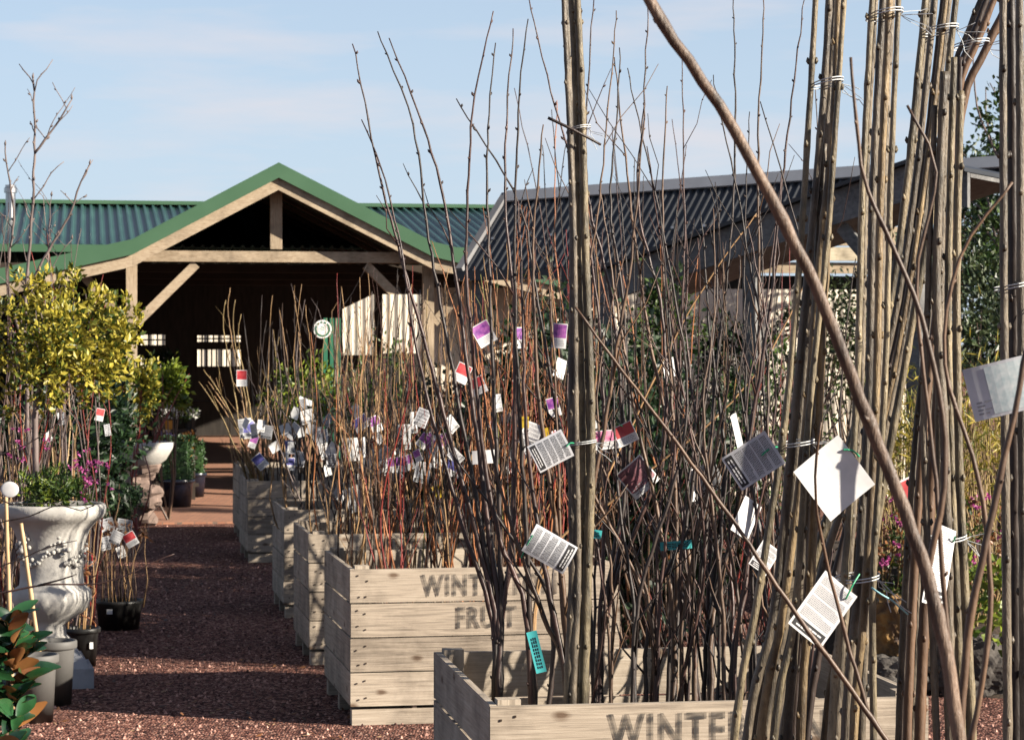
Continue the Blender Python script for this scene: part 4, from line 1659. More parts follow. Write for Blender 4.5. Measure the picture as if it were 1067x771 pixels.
small_tags('of those high above the second crate', 11.4, [
    (504, 348, 20, 24, 30, 'purple', 10), (541, 352, 13, 22, 0, 'purple', 35), (583, 350, 15, 26, -5, 'purple', -10), (482, 389, 16, 20, -25, 'red', 20),
    (498, 402, 16, 18, 25, 'red', -10), (584, 384, 14, 20, -20, 'blank', 35), (577, 424, 13, 20, 15, 'purple', 10), (553, 452, 20, 24, -20, 'printw', 10),
    (612, 440, 18, 20, 25, 'pink', 20), (697, 383, 14, 20, 10, 'blank', 30), (505, 476, 26, 14, 4, 'blank', 5), (518, 420, 10, 18, 10, 'printw', 30),
    (547, 440, 8, 12, 0, 'yellow', 0), (568, 452, 8, 12, 10, 'yellow', 0)], 'small tags above the second crate')
small_tags('of those above the third crate', 13.6, [
    (376, 441, 18, 14, 35, 'blue', 5), (369, 468, 24, 24, 3, 'blank', 8), (391, 481, 22, 20, -30, 'printw', -10), (369, 520, 18, 26, 20, 'blank', 25),
    (353, 516, 10, 18, 50, 'blank', 55), (421, 455, 14, 26, 0, 'printw', 10), (448, 464, 14, 26, 25, 'purple', -10), (440, 492, 16, 22, -10, 'printw', 5),
    (414, 484, 22, 16, 5, 'purple', 5), (464, 462, 9, 22, 15, 'purple', 30), (425, 482, 12, 16, 20, 'purple', 0), (471, 488, 20, 16, -25, 'blue', 10),
    (456, 478, 12, 20, -12, 'blank', 20), (346, 480, 12, 14, 0, 'print', 15), (456, 512, 8, 14, 30, 'yellow', 0), (432, 440, 10, 22, 5, 'printw', 40)], 'small tags above the third crate')
small_tags('of those above the shaded far crates', 18.0, [
    (252, 394, 11, 17, 0, 'red', 5), (256, 446, 14, 20, 8, 'printw', 10), (278, 450, 12, 14, -10, 'printw', -10), (299, 447, 14, 12, 20, 'blank', 0), (302, 466, 11, 14, 0, 'blue', 0),
    (318, 418, 16, 6, -20, 'blank', 30), (320, 434, 14, 14, 15, 'printw', 20), (271, 481, 12, 16, 40, 'blue', 0), (322, 530, 14, 12, -35, 'red', 10), (330, 452, 12, 14, 0, 'printw', 15),
    (286, 466, 10, 10, 30, 'blank', 10), (312, 478, 12, 16, -12, 'printw', 0), (338, 470, 10, 16, 14, 'printw', 20), (264, 460, 8, 14, -20, 'purple', 10)], 'small tags above the shaded far crates')

def bush(name, label, x, y, Z, rad, n, size, mt, clumps=24, group=None, cat='shrub', aspect=.5, shell=.4, stems=8, smt='brown_bark', up=.3):
    c = P(x, y, Z)
    t = thing(name, label, cat, Vector((c.x, Z, 0)), group)
    m = MB()
    foliage(m, c, rad, n, size, aspect, clumps, shell, up)
    m.build('crown', M[mt], t)
    m = MB()
    for k in range(stems):
        e = c + Vector((random.uniform(-.7, .7) * rad[0], random.uniform(-.7, .7) * rad[1], random.uniform(-.3, .6) * rad[2]))
        stem(m, wander(woff(t), e, .04, .1), .012, .004, 5)
    m.build('stems', M[smt], t)
    return t


def scatter(nn, x0, x1, y0, y1, sz, styles):
    out = []
    for k in range(nn):
        a = random.uniform(.7, 1.2) * sz
        out.append((random.uniform(x0, x1), random.gauss((y0 + y1) / 2, (y1 - y0) / 3.2), a * .72, a, random.uniform(-50, 50), random.choice(styles), random.uniform(-50, 50)))
    return out


small_tags('low among the second crate stems', 11.7, scatter(15, 430, 600, 425, 500, 17, ['printw', 'blank', 'purple', 'printw', 'pink', 'print']), 'little tags low among the red stems')
small_tags('low among the third crate stems', 13.9, scatter(18, 335, 480, 430, 510, 15, ['printw', 'blank', 'printw', 'print', 'purple']), 'little tags low among the tan stems')
small_tags('crowded low between the far crates', 17.0, scatter(18, 255, 345, 430, 485, 13, ['printw', 'print', 'print', 'blank', 'blue']), 'little tags crowded between the far crates')


# ---------------------------------------------------------------- left side: urn with standard shrub
UC = Vector((P(54, 713, 12.45).x, 12.45, 0))
ur = thing('stone_urn', 'large pale stone garden urn with flower garland relief', 'urn', UC)
prof = [(.02, .20), (.085, .20), (.10, .235), (.075, .26), (.07, .31), (.10, .335), (.17, .385), (.200, .44), (.195, .485), (.165, .515), (.160, .56), (.162, .66), (.172, .74), (.195, .80), (.235, .845),
        (.262, .86), (.276, .885), (.278, .915), (.268, .93), (.245, .93), (.23, .90), (.19, .86)]
m = MB()
m.lathe(prof, UC, 64, lobe=lambda a, i: 1 + (.035 * abs(math.cos(8 * a)) if 5 <= i <= 8 else 0))
for k in range(26):
    a = R(200) + R(160) * k / 25
    zz = .62 + .08 * abs(math.sin((k / 25) * math.pi * 2)) * -1 + .1
    rr = .178
    for q in range(2):
        m.ball(UC + Vector((rr * math.cos(a + q * .04), rr * math.sin(a + q * .04), zz + random.uniform(-.025, .025))), .010 * random.uniform(.7, 1.3), seg=6)
for a in (R(235), R(300)):
    for q in range(9):
        m.ball(UC + Vector((.188 * math.cos(a + random.uniform(-.18, .18)), .188 * math.sin(a + random.uniform(-.18, .18)), .74 + random.uniform(-.04, .04))), .013 * random.uniform(.7, 1.2), seg=6)
m.build('bowl', M['stone'], ur, smooth=True)
m = MB()
Mr = Matrix.Rotation(R(14), 3, 'Z')
m.box(UC + Vector((0, 0, .05)), (.40, .40, .10), Mr)
m.box(UC + Vector((0, 0, .125)), (.36, .36, .05), Mr, taper=.12)
m.box(UC + Vector((0, 0, .175)), (.30, .30, .05), Mr, taper=.25)
m.build('plinth', M['bluestone'], ur)
m = MB()
m.lathe([(.001, .885), (.14, .885), (.235, .875)], UC, 24)
m.build('soil', M['soil'], ur)

CR = P(58, 362, 12.5)
t = thing('standard_shrub', 'golden variegated standard shrub on a bare trunk growing in the stone urn', 'shrub', UC + Vector((-.07, 0, .88)))
m = MB()
stem(m, smooth_path([UC + Vector((-.07, 0, .88)), P(37, 470, 12.45), P(38, 420, 12.45), P(50, 375, 12.45)], .04, .001), .018, .015, 10, .04, 3)
for k in range(26):
    d = Vector((random.gauss(0, 1), random.gauss(0, 1), random.gauss(.2, .8))).normalized()
    e = CR + Vector((d.x * .33, d.y * .3, d.z * .27))
    stem(m, wander(P(44, 395, 12.45), e, .06, .06, .003), .007, .002, 5)
m.build('trunk', M['grey_bark'], t, smooth=True)
m = MB()
foliage(m, CR, (.35, .34, .29), 3600, .042, .5, clumps=30, shell=.3)
for k in range(42):
    d = Vector((random.gauss(0, 1), random.gauss(0, 1), random.gauss(.1, .9))).normalized()
    q = CR + Vector((d.x * .40, d.y * .38, d.z * .33)) * random.uniform(.85, 1.12)
    foliage(m, q, (.07, .07, .10), 55, .044, .5, 4, .4, up=.8)
m.build('crown', M['l_yellow'], t)

t = thing('urn_underplanting', 'low green plants with pink flowers spilling around the trunk in the urn', 'plant', UC + Vector((0, 0, .885)))
m = MB()
for k in range(16):
    a = random.uniform(0, 6.28)
    r = random.uniform(.05, .2)
    foliage(m, UC + Vector((r * math.cos(a), r * math.sin(a), .95 + random.uniform(0, .10))), (.06, .06, .10), 110, .035, .3, 4, .3, up=1.2)
m.build('foliage', M['l_green'], t)
m = MB()
for k in range(10):
    a = random.uniform(0, 6.28)
    r = random.uniform(.05, .22)
    foliage(m, UC + Vector((r * math.cos(a), r * math.sin(a), .97 + random.uniform(0, .10))), (.05, .05, .10), 70, .03, .3, 4, .3, up=1.2)
m.build('pale_foliage', M['l_lime'], t)
m = MB()
for k in range(34):
    px, py = (random.gauss(92, 9), random.gauss(490, 12)) if k < 26 else (random.gauss(25, 14), random.gauss(465, 12))
    q = P(px, py, 12.4 + random.uniform(-.15, .15))
    foliage(m, q, (.012, .012, .010), 9, .018, .8, 3, .3)
m.build('blossom', M['f_pink'], t)

# bare sticks with tags behind the urn
cl = Plants('bare root stick bunches behind the urn', 'behind the stone urn')
for k in range(7):
    Z = random.uniform(13.6, 15)
    b = Vector((P(-14 + k * 13, 500, Z).x, Z, 0))
    cl.add(random_shrub(b, 11, 1.15, 1.55, .05, [M['tan_bark'], M['grey_bark'], M['bamboo'], M['brown_bark']], .0075, 2, foot=.07, name='stick_bunch', cat='bare shrub', far=True), 'bunch of tan sticks')
cl.finish()
small_tags('of those behind the stone urn', 14.2, [(64, 436, 8, 13, 10, 'print', 30), (104, 432, 9, 13, -12, 'red', 25), (50, 455, 8, 11, 25, 'printw', 35), (112, 448, 7, 12, 10, 'print', 40)],
           'small tags behind the stone urn')

# bare tree with fat buds at the far left
bt = thing('bare_magnolia', 'bare budding tree with grey twigs rising against the sky at far left', 'bare tree', Vector((P(28, 500, 13.6).x, 13.6, 0)))
b0 = woff(bt)
for q, r0, r1 in (
        ([(30, 520), (28, 420), (26, 330), (33, 230), (36, 150), (35, 82)], .016, .0045),
        ([(30, 300), (50, 262), (72, 225), (84, 190), (93, 172)], .0085, .0035),
        ([(36, 160), (48, 145), (62, 125), (74, 104)], .0075, .0035),
        ([(20, 345), (8, 290), (14, 230), (10, 190), (5, 152)], .0085, .0035),
        ([(30, 310), (48, 280), (52, 230), (53, 205)], .005, .002),
        ([(26, 330), (5, 315), (-10, 300)], .006, .003),
        ([(28, 380), (52, 330), (54, 280), (75, 250)], .004, .002),
        ([(24, 350), (0, 335), (20, 300), (28, 290)], .004, .002)):
    mb = MB()
    p_ = [P(x, y, 13.6) for x, y in q]
    if q[0][1] == 520: p_ = [b0] + p_
    sp = smooth_path(p_, .05, .004)
    stem(mb, sp, r0, r1, 6, .2, 2, .014)
    e = sp[-1]
    mb.tube([e, e + Vector((0, 0, .012)), e + Vector((.002, 0, .032))], [r1, .007, .001], 6)
    for k in range(9 if q[0][1] == 520 else 4):
        i = random.randint(len(sp) // 3, len(sp) - 2)
        d = Vector((random.choice((-1, 1)) * random.uniform(.3, .8), random.uniform(-.4, .4), random.uniform(.5, 1.0))).normalized()
        w2 = wander(sp[i], sp[i] + d * random.uniform(.08, .34), .06, .04, .003)
        stem(mb, w2, r1 * .9, r1 * .5, 5, .2, 2, .012)
    mb.build('trunk' if q[0][1] == 520 else 'branch', M['grey_bark'], bt, smooth=True)
c8 = Plants('red twigged shrubs behind the golden shrub', 'behind the golden crown')
for k, x in enumerate((12, 36, 58, 80)):
    Z = 13.6 + .15 * k
    c8.add(random_shrub(Vector((P(x, 500, Z).x, Z, 0)), 7, 1.8, 2.6, .045, [M['plum_bark'], M['red_bark'], M['grey_bark']], .006, 5, foot=.05, far=True), 'dark red twigs')
c8.finish()

bush('leafy_shrub', 'dark leafy shrub added as shade behind the tan sticks left of the path', 40, 470, 17.5, (.55, .4, .7), 2600, .07, 'l_dark', clumps=30, shell=.2)  # added dark foliage standing in for the deep shade here
bush('leafy_shrub', 'dark leafy shrub added as shade between the tan sticks and the stone bowl', 108, 480, 19, (.32, .4, .62), 2000, .07, 'l_dark', clumps=30, shell=.2)  # also added, fills the background with dark in place of shade
# thin dark branches crossing in front of the urn
t = thing('bare_bramble', 'dark bramble like canes reaching in from the left across the urn', 'bare shrub', Vector((P(-45, 700, 10.6).x, 10.6, 0)))
b0 = woff(t)
for q, mm in (([(-10, 550), (30, 538), (62, 526), (84, 532), (105, 522)], 'dark_bark'), ([(-10, 596), (20, 583), (50, 570), (80, 563)], 'dark_bark'),
              ([(-10, 622), (15, 615), (50, 609), (100, 608), (135, 598), (160, 585), (182, 577)], 'plum_bark'),
              ([(-10, 482), (30, 462), (62, 440), (75, 430)], 'dark_bark'), ([(-10, 520), (10, 525), (60, 524)], 'dark_bark'), ([(40, 610), (62, 604), (80, 598)], 'dark_bark')):
    mb = MB()
    p_ = [P(x, y, 10.6) for x, y in q]
    if q[0][0] < 0: p_ = [b0, b0 + Vector((.0, 0, (p_[0].z) * .8))] + p_
    stem(mb, smooth_path(p_, .035, .002), .0065 if mm == 'dark_bark' else .007, .002, 6, .15, 3, .009)
    mb.build('cane', M[mm], t, smooth=True)
# bamboo stakes
for x0, x1, y0, y1, lab in ((6, 12, 515, 760, 'upright bamboo stake left of the urn'), (22, 44, 545, 760, 'leaning bamboo stake in front of the urn')):
    mb = MB()
    Z = 11.6
    a, b = P(x0, y0, Z), P(x1, 700, Z)
    d = (b - a) / (a.z - b.z)
    e = a + d * a.z
    p_ = smooth_path([e, a], .05, .001)
    stem(mb, p_, .011, .009, 8, .18, 5)
    tag(mb.build('bamboo_stake', M['bamboo'], smooth=True), lab, 'stake', 'bamboo stakes by the urn')
t = thing('round_tag', 'round white disc tag on top of the upright bamboo stake', 'tag', P(10, 510, 11.5))
m = MB()
m.ball(P(10, 510, 11.5), .044, .006, .038, seg=14)
m.build('disc', M['paper'], t, smooth=True)


def pot(name, label, c, r, h, mt, rim=.012, n=36, group='plastic pots beside the path', contents=True, rt=.8):
    t = thing(name, label, 'pot', c, group)
    m = MB()
    m.lathe([(.001, .006), (r * rt * .96, .006), (r * rt, 0), (r * .94, h * .86), (r * .95, h * .87), (r * 1.06, h * .88), (r * 1.08, h * .90), (r * 1.08, h * .985), (r * 1.05, h), (r * .96, h), (r * .93, h * .95), (r * .88, h * .82)], c, n)
    m.build('body', mt, t, smooth=True)
    m = MB()
    m.lathe([(.001, h * .80), (r * .88, h * .80)], c, n)
    m.build('soil', M['soil'], t)
    return t


pot('plastic_pot', 'taller grey plastic pot in front of the urn, lower half in shadow', Vector((P(57, 735, 11.75).x, 11.75, 0)), .100, .31, M['pot_grey'])
pot('plastic_pot', 'grey plastic pot half hidden by the rust backed leaves', Vector((P(37, 753, 11.2).x, 11.2, 0)), .100, .31, M['pot_grey'])
tp = pot('plastic_pot', 'charcoal plastic pot with small white label holding staked canes', Vector((P(85, 692, 13.2).x, 13.2, 0)), .096, .21, M['pot_black'])
m = MB()
cc = woff(tp)
m.box(cc + Vector((.066, -.075, .12)), (.022, .004, .035), Matrix.Rotation(R(42), 3, 'Z'))
m.build('label', M['paper'], tp)
# canes in that pot
t = random_shrub(Vector((P(85, 692, 13.2).x, 13.2, .17)), 6, .5, .75, .07, [M['bamboo'], M['tan_bark']], .006, 0, foot=.03, name='staked_climber', cat='climber')
t['label'] = 'twining climber on tan canes in the charcoal pot with white label'
m = MB()
pts = []
for k in range(40):
    a = k * .45
    pts.append(Vector((P(86, 692, 13.2).x + .06 * math.cos(a) + .02, 13.15 + .05 * math.sin(a), .22 + k * .013)))
m.tube(smooth_path(pts, .03), [.0035] * len(smooth_path(pts, .03)), 5)
m.build('vine', M['orange_bark'], t, smooth=True)
m = MB()
for k in range(5): foliage(m, P(85 + random.uniform(-8, 8), 570 + k * 8, 13.1), (.02, .02, .02), 5, .035, .6, 3, .3)
m.build('dead_leaves', M['l_brown'], t)

# bunch of bare root roses in black tub
rc = Vector((P(124, 655, 15).x, 15.0, 0))
t = thing('nursery_tub', 'black tub with small white label beside the gravel path', 'tub', rc)
m = MB()
m.lathe([(.001, .005), (.12, .005), (.125, 0), (.14, .15), (.15, .16), (.15, .18), (.14, .18), (.135, .12), (.001, .12)], rc, 28)
m.build('body', M['pot_black'], t, smooth=True)
m = MB()
m.box(rc + Vector((-.035, -.141, .12)), (.035, .004, .03))
m.build('label', M['paper'], t)
t = random_shrub(rc + Vector((0, 0, .12)), 24, .38, .55, .06, [M['dark_bark'], M['brown_bark'], M['dark_bark'], M['tan_bark']], .004, 1, foot=.05, name='bare_rose_bunch', cat='bare shrub')
t['label'] = 'bunch of bare root rose stems crowded in the black tub'
m = MB()
for k in range(26):
    q = rc + Vector((random.gauss(0, .07), random.gauss(0, .06), random.uniform(.52, .68)))
    foliage(m, q, (.015, .015, .015), 3, .04, .6, 3, .3)
m.build('leaves', M['l_brown'], t)
small_tags('of those over the black tub', 14.9, [(112, 548, 14, 16, 15, 'print', 10), (130, 548, 16, 14, -10, 'print', -10), (136, 562, 13, 15, 30, 'red', 5), (121, 560, 12, 14, -25, 'printw', 10), (110, 566, 10, 14, 10, 'print', 30), (94, 583, 12, 12, -15, 'red', 10), (126, 575, 9, 12, 20, 'printw', 30)],
           'small tags over the black tub')

# dark clipped ball
t = thing('clipped_shrub', 'low dark clipped ball of foliage beside the gravel path', 'shrub', Vector((P(124, 545, 20).x, 20, 0)))
m = MB()
foliage(m, P(124, 524, 20), (.17, .17, .17), 2600, .03, .6, 40, .5)
m.ball(P(124, 526, 20), .12, .12, .14, seg=10)
m.build('crown', M['l_dark'], t)

# stone bowl on rocks
bc = Vector((P(152, 545, 24.0).x, 24.0, 0))
t = thing('stone_bowl', 'shallow pale stone bowl on a rough rock pedestal near the barn', 'bird bath', bc)
zt = P(0, 461, 24).z
m = MB()
m.lathe([(.02, zt - .27), (.09, zt - .25), (.20, zt - .17), (.265, zt - .06), (.28, zt), (.258, zt + .005), (.24, zt - .03), (.12, zt - .12), (.001, zt - .13)], bc, 32)
m.build('bowl', M['stone'], t, smooth=True)
m = MB()
for k in range(7):
    m.ball(bc + Vector((random.uniform(-.1, .1), random.uniform(-.1, .1), .07 + k * .09)), .13, .12, .09, seg=8, jit=.5)
m.build('pedestal', M['pinkrock'], t)
t = random_shrub(bc + Vector((0, 0, zt - .1)), 16, .35, .8, .3, [M['red_bark']], .008, 2, foot=.07, name='red_dogwood', cat='shrub', far=True)
t['label'] = 'red stemmed dogwood rising from the shallow stone bowl'
t = thing('golden_shrub', 'small golden leaved shrub with red stems beside the barn post', 'shrub', Vector((P(143, 545, 23.2).x, 23.2, 0)))
m = MB()
foliage(m, P(146, 408, 23.2), (.20, .2, .30), 1200, .07, .5, 16, .4)
m.build('crown', M['l_yellow'], t)
m = MB()
for k in range(7):
    stem(m, wander(woff(t), P(146 + random.uniform(-16, 16), 415 + random.uniform(-15, 15), 23.2), .04, .1), .009, .004, 5)
m.build('stems', M['red_bark'], t)

# box plants in blue pots
for (x, yb, Z, wd_, hh, ph, lab) in ((184, 532, 26.4, .33, .46, .32, 'clipped box cube in a dark blue pot, nearer the path'), (203, 522, 27.6, .22, .36, .30, 'small box shrub in a dark pot, half behind the clipped cube')):
    c = Vector((P(x, yb, Z).x, Z, .03 if Z < 27 else .06))
    pot('glazed_pot', 'dark blue glazed pot holding the ' + ('clipped box cube' if Z < 27 else 'smaller box shrub'), c, wd_ * .58, ph, M['pot_blue'], group='dark glazed pots by the brick path', n=28)
    t = thing('box_plant', lab, 'shrub', c + Vector((0, 0, ph * .8)), 'box plants by the brick path')
    m = MB()
    n = 1700 if wd_ > .3 else 800
    pts = np.random.uniform(-1, 1, size=(n, 3))
    if wd_ > .3:
        ax = np.random.randint(0, 3, n)
        pts[np.arange(n), ax] = np.sign(pts[np.arange(n), ax]) * np.random.uniform(.85, 1, n)
    pts = pts * np.array([wd_ / 2, wd_ / 2, hh / 2]) + np.array(c + Vector((0, 0, ph + hh / 2)))
    v, f = leaf_arrays(pts, .035, .6, .3, np.array(c + Vector((0, 0, ph + hh / 2))))
    m.add(v.tolist(), f)
    m.box(c + Vector((0, 0, ph * .9 + hh / 2)), (wd_ * .8, wd_ * .8, hh * .9))
    m.build('crown', M['l_box'], t)

# flower stand by the barn post
fs_ = B(.50, .45, 0)
t = thing('flower_stand', 'tiered dark flower stand at the barn entrance', 'stand', fs_)
for k, z in enumerate((.25, .55, .85)):
    m = MB()
    m.box(fs_ + Vector((0, .12 * k, z)), (.5 - .06 * k, .22, .03), MBR)
    m.build('shelf', M['rafter'], t)
for du in (-.2, .2):
    m = MB()
    m.box(fs_ + BU * du + BV * .2 + Vector((0, 0, .5)), (.04, .04, 1.0), MBR)
    m.build('leg', M['rafter'], t)
for k, (du, z, mm, nm, lab) in enumerate((( -.12, .86, 'f_white', 'white_flower_pot', 'orange pot of white flowers on the top tier of the stand'), (.12, .86, 'f_white', 'white_flower_pot', 'pot of white flowers at the right end of the top tier'),
                                         (-.15, .56, 'f_violet', 'violet_flower_pot', 'pot of pale violet flowers on the middle tier of the stand'), (.12, .56, 'f_orange', 'orange_flower_pot', 'pot of orange flowers on the middle tier of the stand'),
                                         (-.05, .26, 'f_violet', 'violet_flower_pot', 'pot of violet flowers on the lowest tier of the stand'))):
    c = fs_ + BU * du + Vector((0, .12 * int((z - .2) / .3), z + .006))
    t = thing(nm, lab, 'potted plant', c, 'flower pots on the stand')
    m = MB()
    m.lathe([(.001, 0), (.045, 0), (.06, .1), (.05, .1), (.001, .09)], c, 16)
    m.build('pot', M['f_orange'] if k in (0, 3) else M['pot_black'], t)
    m = MB()
    foliage(m, c + Vector((0, 0, .15)), (.11, .1, .08), 160, .05, .5, 8, .3)
    m.build('foliage', M['l_green'], t)
    m = MB()
    foliage(m, c + Vector((0, -.02, .19)), (.11, .1, .07), 90, .035, .9, 14, .5)
    m.build('blossom', M[mm], t)


bush('leafy_shrub', 'fresh green leafy shrub beside the barn entrance', 176, 405, 24.6, (.20, .2, .24), 1100, .07, 'l_lime')
bush('leafy_shrub', 'dark shrub added inside the barn to dim the left window', 170, 392, 31, (.25, .2, .3), 900, .08, 'l_dark')  # added silhouette that breaks up the bright window
# green shrubs seen through the bare stems
GS = 'leafy shrubs behind the bare stems'
for (x, y, Z, rx, rz_, n, mt, lab) in (
        (690, 345, 18.5, .30, .42, 1300, 'l_green', 'upright bright green shrub beside the grey shelter post'),
        (770, 375, 19.5, .36, .34, 1500, 'l_dark', 'round dark green topiary head under the shelter'),
        (318, 415, 21.0, .38, .35, 1100, 'l_lime', 'lime green shrub behind the far crates below the round sign'),
        (400, 420, 22.0, .45, .5, 1500, 'l_green', 'broad green shrub behind the third crate'),
        (470, 430, 20.0, .4, .5, 1500, 'l_dark', 'dark green shrub behind the second crate'),
        (640, 440, 17.0, .45, .6, 1900, 'l_dark', 'large dark shrub directly right of the middle pole bundle'),
        (720, 450, 18.2, .5, .6, 1900, 'l_dark', 'large dark shrub below the grey shelter post'),
        (560, 430, 16.2, .4, .55, 1700, 'l_dark', 'dark leafy shrub behind the orange stems'),
        (800, 440, 15.5, .4, .5, 1400, 'l_green', 'mid green shrub behind the fanning pole bundle'),
        (860, 330, 19.5, .38, .42, 900, 'l_euc', 'loose grey green shrub under the shelter gable'),
        (940, 300, 21, .5, .5, 1200, 'l_euc', 'grey green climber on the fence behind the pole bundles'),
        (1030, 330, 19, .5, .6, 1500, 'l_euc', 'tall grey green shrub at the right end of the fence'),
        (900, 370, 20, .5, .45, 900, 'l_green', 'sparse green climber low on the cream fence')):
    bush('leafy_shrub', lab, x, y, Z, (rx, rx * .8, rz_), n, .06, mt, group=GS)

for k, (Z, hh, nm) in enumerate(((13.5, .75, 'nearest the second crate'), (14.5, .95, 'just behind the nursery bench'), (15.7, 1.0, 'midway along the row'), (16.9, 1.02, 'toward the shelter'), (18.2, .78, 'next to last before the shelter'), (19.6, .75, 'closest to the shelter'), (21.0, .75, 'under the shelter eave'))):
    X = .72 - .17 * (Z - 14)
    t = thing('shade_row_shrub', 'dark evergreen in a shade row added right of crates, ' + nm, 'shrub', Vector((X, Z, 0)), 'dark evergreen shrubs added right of the crates for shade')  # row added and sized to cast shade on the far crates and path
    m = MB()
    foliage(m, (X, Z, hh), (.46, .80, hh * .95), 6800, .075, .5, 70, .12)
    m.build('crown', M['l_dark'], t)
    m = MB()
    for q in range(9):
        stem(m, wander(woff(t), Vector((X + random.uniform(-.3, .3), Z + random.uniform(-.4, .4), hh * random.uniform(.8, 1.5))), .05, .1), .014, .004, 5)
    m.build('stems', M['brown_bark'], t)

# right tree against the sky
TC = P(1043, 130, 23)
t = thing('leafy_tree', 'leafy dark green tree against the sky at the top right', 'tree', Vector((TC.x + .1, 23, 0)))
m = MB()
stem(m, smooth_path([woff(t), woff(t) + Vector((.05, 0, 1.5)), TC + Vector((.1, 0, .2))], .15, .01), .09, .04, 10, .05, 2)
for k in range(14):
    e = TC + Vector((random.uniform(-.4, .5), random.uniform(-.5, .5), random.uniform(-1.0, .8)))
    stem(m, wander(woff(t) + Vector((.07, 0, 2.2 + random.uniform(0, 1))), e, .06, .12), .02, .005, 5)
m.build('trunk', M['grey_bark'], t, smooth=True)
m = MB()
foliage(m, TC + Vector((.15, 0, 0)), (.42, .5, .75), 1500, .075, .5, 22, .45)
foliage(m, TC + Vector((.2, 0, -1.25)), (.6, .6, .65), 3200, .075, .5, 30, .3)
m.build('crown', M['l_green'], t)

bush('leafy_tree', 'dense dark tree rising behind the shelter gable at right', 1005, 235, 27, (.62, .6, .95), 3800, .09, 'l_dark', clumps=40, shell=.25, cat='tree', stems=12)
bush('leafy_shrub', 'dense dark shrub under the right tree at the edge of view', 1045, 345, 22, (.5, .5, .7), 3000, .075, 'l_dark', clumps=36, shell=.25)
# golden bamboo like planting on the right
t = thing('golden_grass', 'yellow green cane clump glowing in the sun behind the pole bundles', 'shrub', Vector((P(985, 500, 13).x, 13, 0)))
m = MB()
for k in range(150):
    x = random.uniform(905, 1066)
    Z = random.uniform(12.3, 13.8)
    b = P(x, 640, Z)
    b.z = .3
    e = P(x + random.gauss(0, 22), random.uniform(395, 470), Z)
    stem(m, wander(b, e, .04, .12), .005, .002, 4)
m.build('canes', M['yellow_bark'], t)
m = MB()
pts = []
for k in range(3600):
    x, y = random.uniform(895, 1075), random.gauss(465, 42)
    q = P(x, y, random.uniform(12.2, 13.9))
    pts.append(tuple(q))
v, f = leaf_arrays(np.array(pts), .075, .14, .9)
m.add(v.tolist(), f)
m.build('leaves', M['l_gold'], t)
# pink flowers and green cover in the bed
t = thing('flower_bed_plant', 'bushy plant with pink and mauve flower heads above the dark rocks', 'plant', Vector((P(1010, 640, 12).x, 12.4, 0)))
m = MB()
for k in range(26):
    foliage(m, P(random.uniform(905, 1067), random.uniform(545, 620), random.uniform(12.1, 12.9)), (.09, .1, .1), 60, .045, .35, 5, .3, up=.8)
bedf = m
m = MB()
for k in range(46):
    q = P(random.uniform(905, 1067), random.uniform(515, 600), random.uniform(11.9, 12.5))
    foliage(m, q, (.018, .018, .012), 12, .02, .8, 3, .3)
m.build('blossom', M['f_pink'], t)
for k in range(60):
    q = P(random.uniform(905, 1067), random.uniform(520, 620), random.uniform(11.9, 12.6))
    foliage(bedf, q, (.03, .03, .03), 10, .03, .6, 3, .3, mi=1)
bedf.build('foliage', [M['l_green'], M['l_brown']], t)
t = thing('ivy', 'bright green broad leaved ivy spilling over the dark rocks', 'plant', Vector((P(1025, 690, 11.6).x, 11.7, 0)))
m = MB()
for k in range(24):
    foliage(m, P(random.uniform(1000, 1062), random.uniform(590, 680), random.uniform(11.5, 12.0)), (.06, .06, .06), 14, .055, .75, 5, .4)
m.build('foliage', M['l_lime'], t)


def rock(label, x, y, Z, rx, ry, rz_, mt):
    m = bmesh.new()
    bmesh.ops.create_icosphere(m, subdivisions=5, radius=1)
    c = P(x, y, Z)
    for v in m.verts:
        d = v.co.copy()
        n1 = noise.fractal(d * 1.3 + c, 1, 2, 4) * .28
        n2 = noise.fractal(d * 4 + c, 1, 2, 5) * .10
        q = 1 + n1 + n2
        v.co = Vector((d.x * rx, d.y * ry, max(d.z, -.6) * rz_)) * q
    me = bpy.data.meshes.new('rock')
    m.to_mesh(me)
    m.free()
    me.materials.append(mt)
    o = bpy.data.objects.new('rock', me)
    o.location = c
    col.objects.link(o)
    tag(o, label, 'rock', 'lava rocks edging the garden bed')


rock('orange lichen covered rock just right of the nearest crate', 935, 655, 12.3, .16, .15, .18, M['lichen'])
rock('low dark rock under the orange lichen rock', 925, 708, 12.1, .20, .16, .12, M['lava'])
rock('large dark pitted rock beneath the ivy', 1020, 700, 12.1, .24, .17, .18, M['lava'])
rock('dark rock behind the lichen rock, below the flowers', 950, 612, 12.7, .20, .15, .16, M['lava'])
rock('dark rock at the right edge below the ivy', 1078, 705, 12.2, .16, .16, .2, M['lava'])
m = MB()
nx = 20
vs = []
for j in range(nx + 1):
    for i in range(nx + 1):
        X, Y = 1.75 + 3.2 * i / nx, 11.9 + 8 * j / nx
        e = min(1, i / 3, j / 3, (nx - i) / 3, (nx - j) / 3)
        vs.append((X + .0, Y, -.02 + .30 * e + .04 * noise.noise(Vector((X * 3, Y * 3, 0)))))
m.add(vs, [(j * (nx + 1) + i, j * (nx + 1) + i + 1, (j + 1) * (nx + 1) + i + 1, (j + 1) * (nx + 1) + i) for j in range(nx) for i in range(nx)])
tag(m.build('garden_bed', M['soil']), kind='structure')

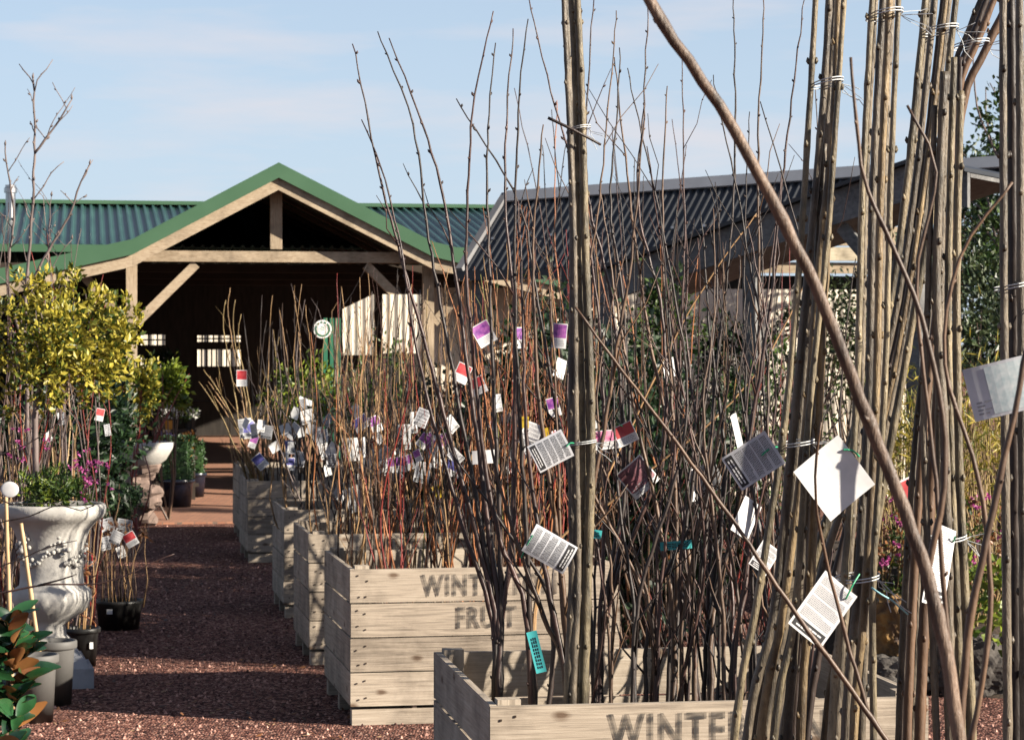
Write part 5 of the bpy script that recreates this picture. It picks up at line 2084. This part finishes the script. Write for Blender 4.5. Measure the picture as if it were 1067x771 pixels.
# nursery bench with strappy plants
NB = Vector((P(665, 600, 14.6).x, 14.6, 0))
t = thing('nursery_bench', 'low black mesh bench holding strappy green plants', 'bench', NB)
m = MB()
m.box(NB + Vector((0, 0, .42)), (1.0, .7, .03))
for k in range(8): m.box(NB + Vector((-.45 + k * .13, -.36, .40)), (.02, .02, .07))
m.build('top', M['pot_black'], t)
for dx in (-.45, .45):
    for dy in (-.3, .3):
        m = MB()
        m.box(NB + Vector((dx, dy, .2)), (.035, .035, .41))
        m.build('leg', M['pot_black'], t)
its = []
for k, dx in enumerate((-.38, -.14, .12, .36)):
    c = NB + Vector((dx, random.uniform(-.2, .1), .436))
    t = thing('strappy_plant', 'dark green strap leaved plant in black pot, %s from the left on the bench' % ORD[k], 'potted plant', c, 'strap leaved plants on the bench')
    m = MB()
    m.lathe([(.001, 0), (.06, 0), (.08, .14), (.07, .14), (.001, .12)], c, 16)
    m.build('pot', M['pot_black'], t)
    m = MB()
    for q in range(34):
        a = random.uniform(0, 6.28)
        d = Vector((math.cos(a), math.sin(a), 0))
        l = random.uniform(.2, .36)
        s = Vector((-d.y, d.x, 0)) * .012
        p0, p1, p2 = c + Vector((0, 0, .12)), c + d * l * .4 + Vector((0, 0, .12 + l * .75)), c + d * l * .95 + Vector((0, 0, .12 + l * .55))
        m.add([p0 - s, p0 + s, p1 + s, p1 - s, p2], [(0, 1, 2, 3), (3, 2, 4)])
    m.build('foliage', M['l_green'], t)

# ---------------------------------------------------------------- magnolia at bottom left
MC = Vector((P(6, 740, 10.3).x, 10.3, 0))
t = thing('magnolia', 'glossy evergreen magnolia with rust coloured leaf undersides at bottom left', 'shrub', MC)
m = MB()
stem(m, smooth_path([MC, MC + Vector((.01, 0, .3)), P(12, 690, 10.3), P(10, 640, 10.3)], .05, .001), .012, .006, 8)
m.build('trunk', M['brown_bark'], t, smooth=True)
top_, und = MB(), MB()


def big_leaf(base, d, nrm, L_, W_):
    d = d.normalized()
    s = d.cross(nrm).normalized()
    nn = s.cross(d)
    rows = 7
    for mb, off, flip in ((top_, .0007, False), (und, -.0007, True)):
        vs = []
        for i in range(rows + 1):
            tt = i / rows
            wv = W_ * .5 * math.sin(math.pi * min(1, tt * .94 + .03)) ** .8
            cpt = base + d * (L_ * tt) + nn * (off - .18 * L_ * tt * tt)
            vs += [cpt - s * wv + nn * wv * .35, cpt, cpt + s * wv + nn * wv * .35]
        fs = []
        for i in range(rows):
            a = 3 * i
            for q in ((a, a + 1, a + 4, a + 3), (a + 1, a + 2, a + 5, a + 4)):
                fs.append(q[::-1] if flip else q)
        mb.add(vs, fs)


rnd = random.Random(5)
for k in range(95):
    y = rnd.uniform(648, 785)
    a = rnd.uniform(0, 6.28)
    base = P(rnd.gauss(8, 9), y, 10.3 + rnd.uniform(-.08, .08))
    d = Vector((math.cos(a) * .8, math.sin(a) * .8, rnd.uniform(.0, .9)))
    nrm = Vector((rnd.gauss(0, .35), rnd.gauss(-.75, .35), .8))
    if k % 6 == 0: nrm = Vector((rnd.gauss(0, .3), .9, rnd.uniform(-.2, .4)))
    big_leaf(base, d, nrm, rnd.uniform(.12, .19), rnd.uniform(.05, .07))
top_.build('leaf_tops', M['l_mag'], t, smooth=True)
und.build('leaf_undersides', M['l_rust'], t, smooth=True)
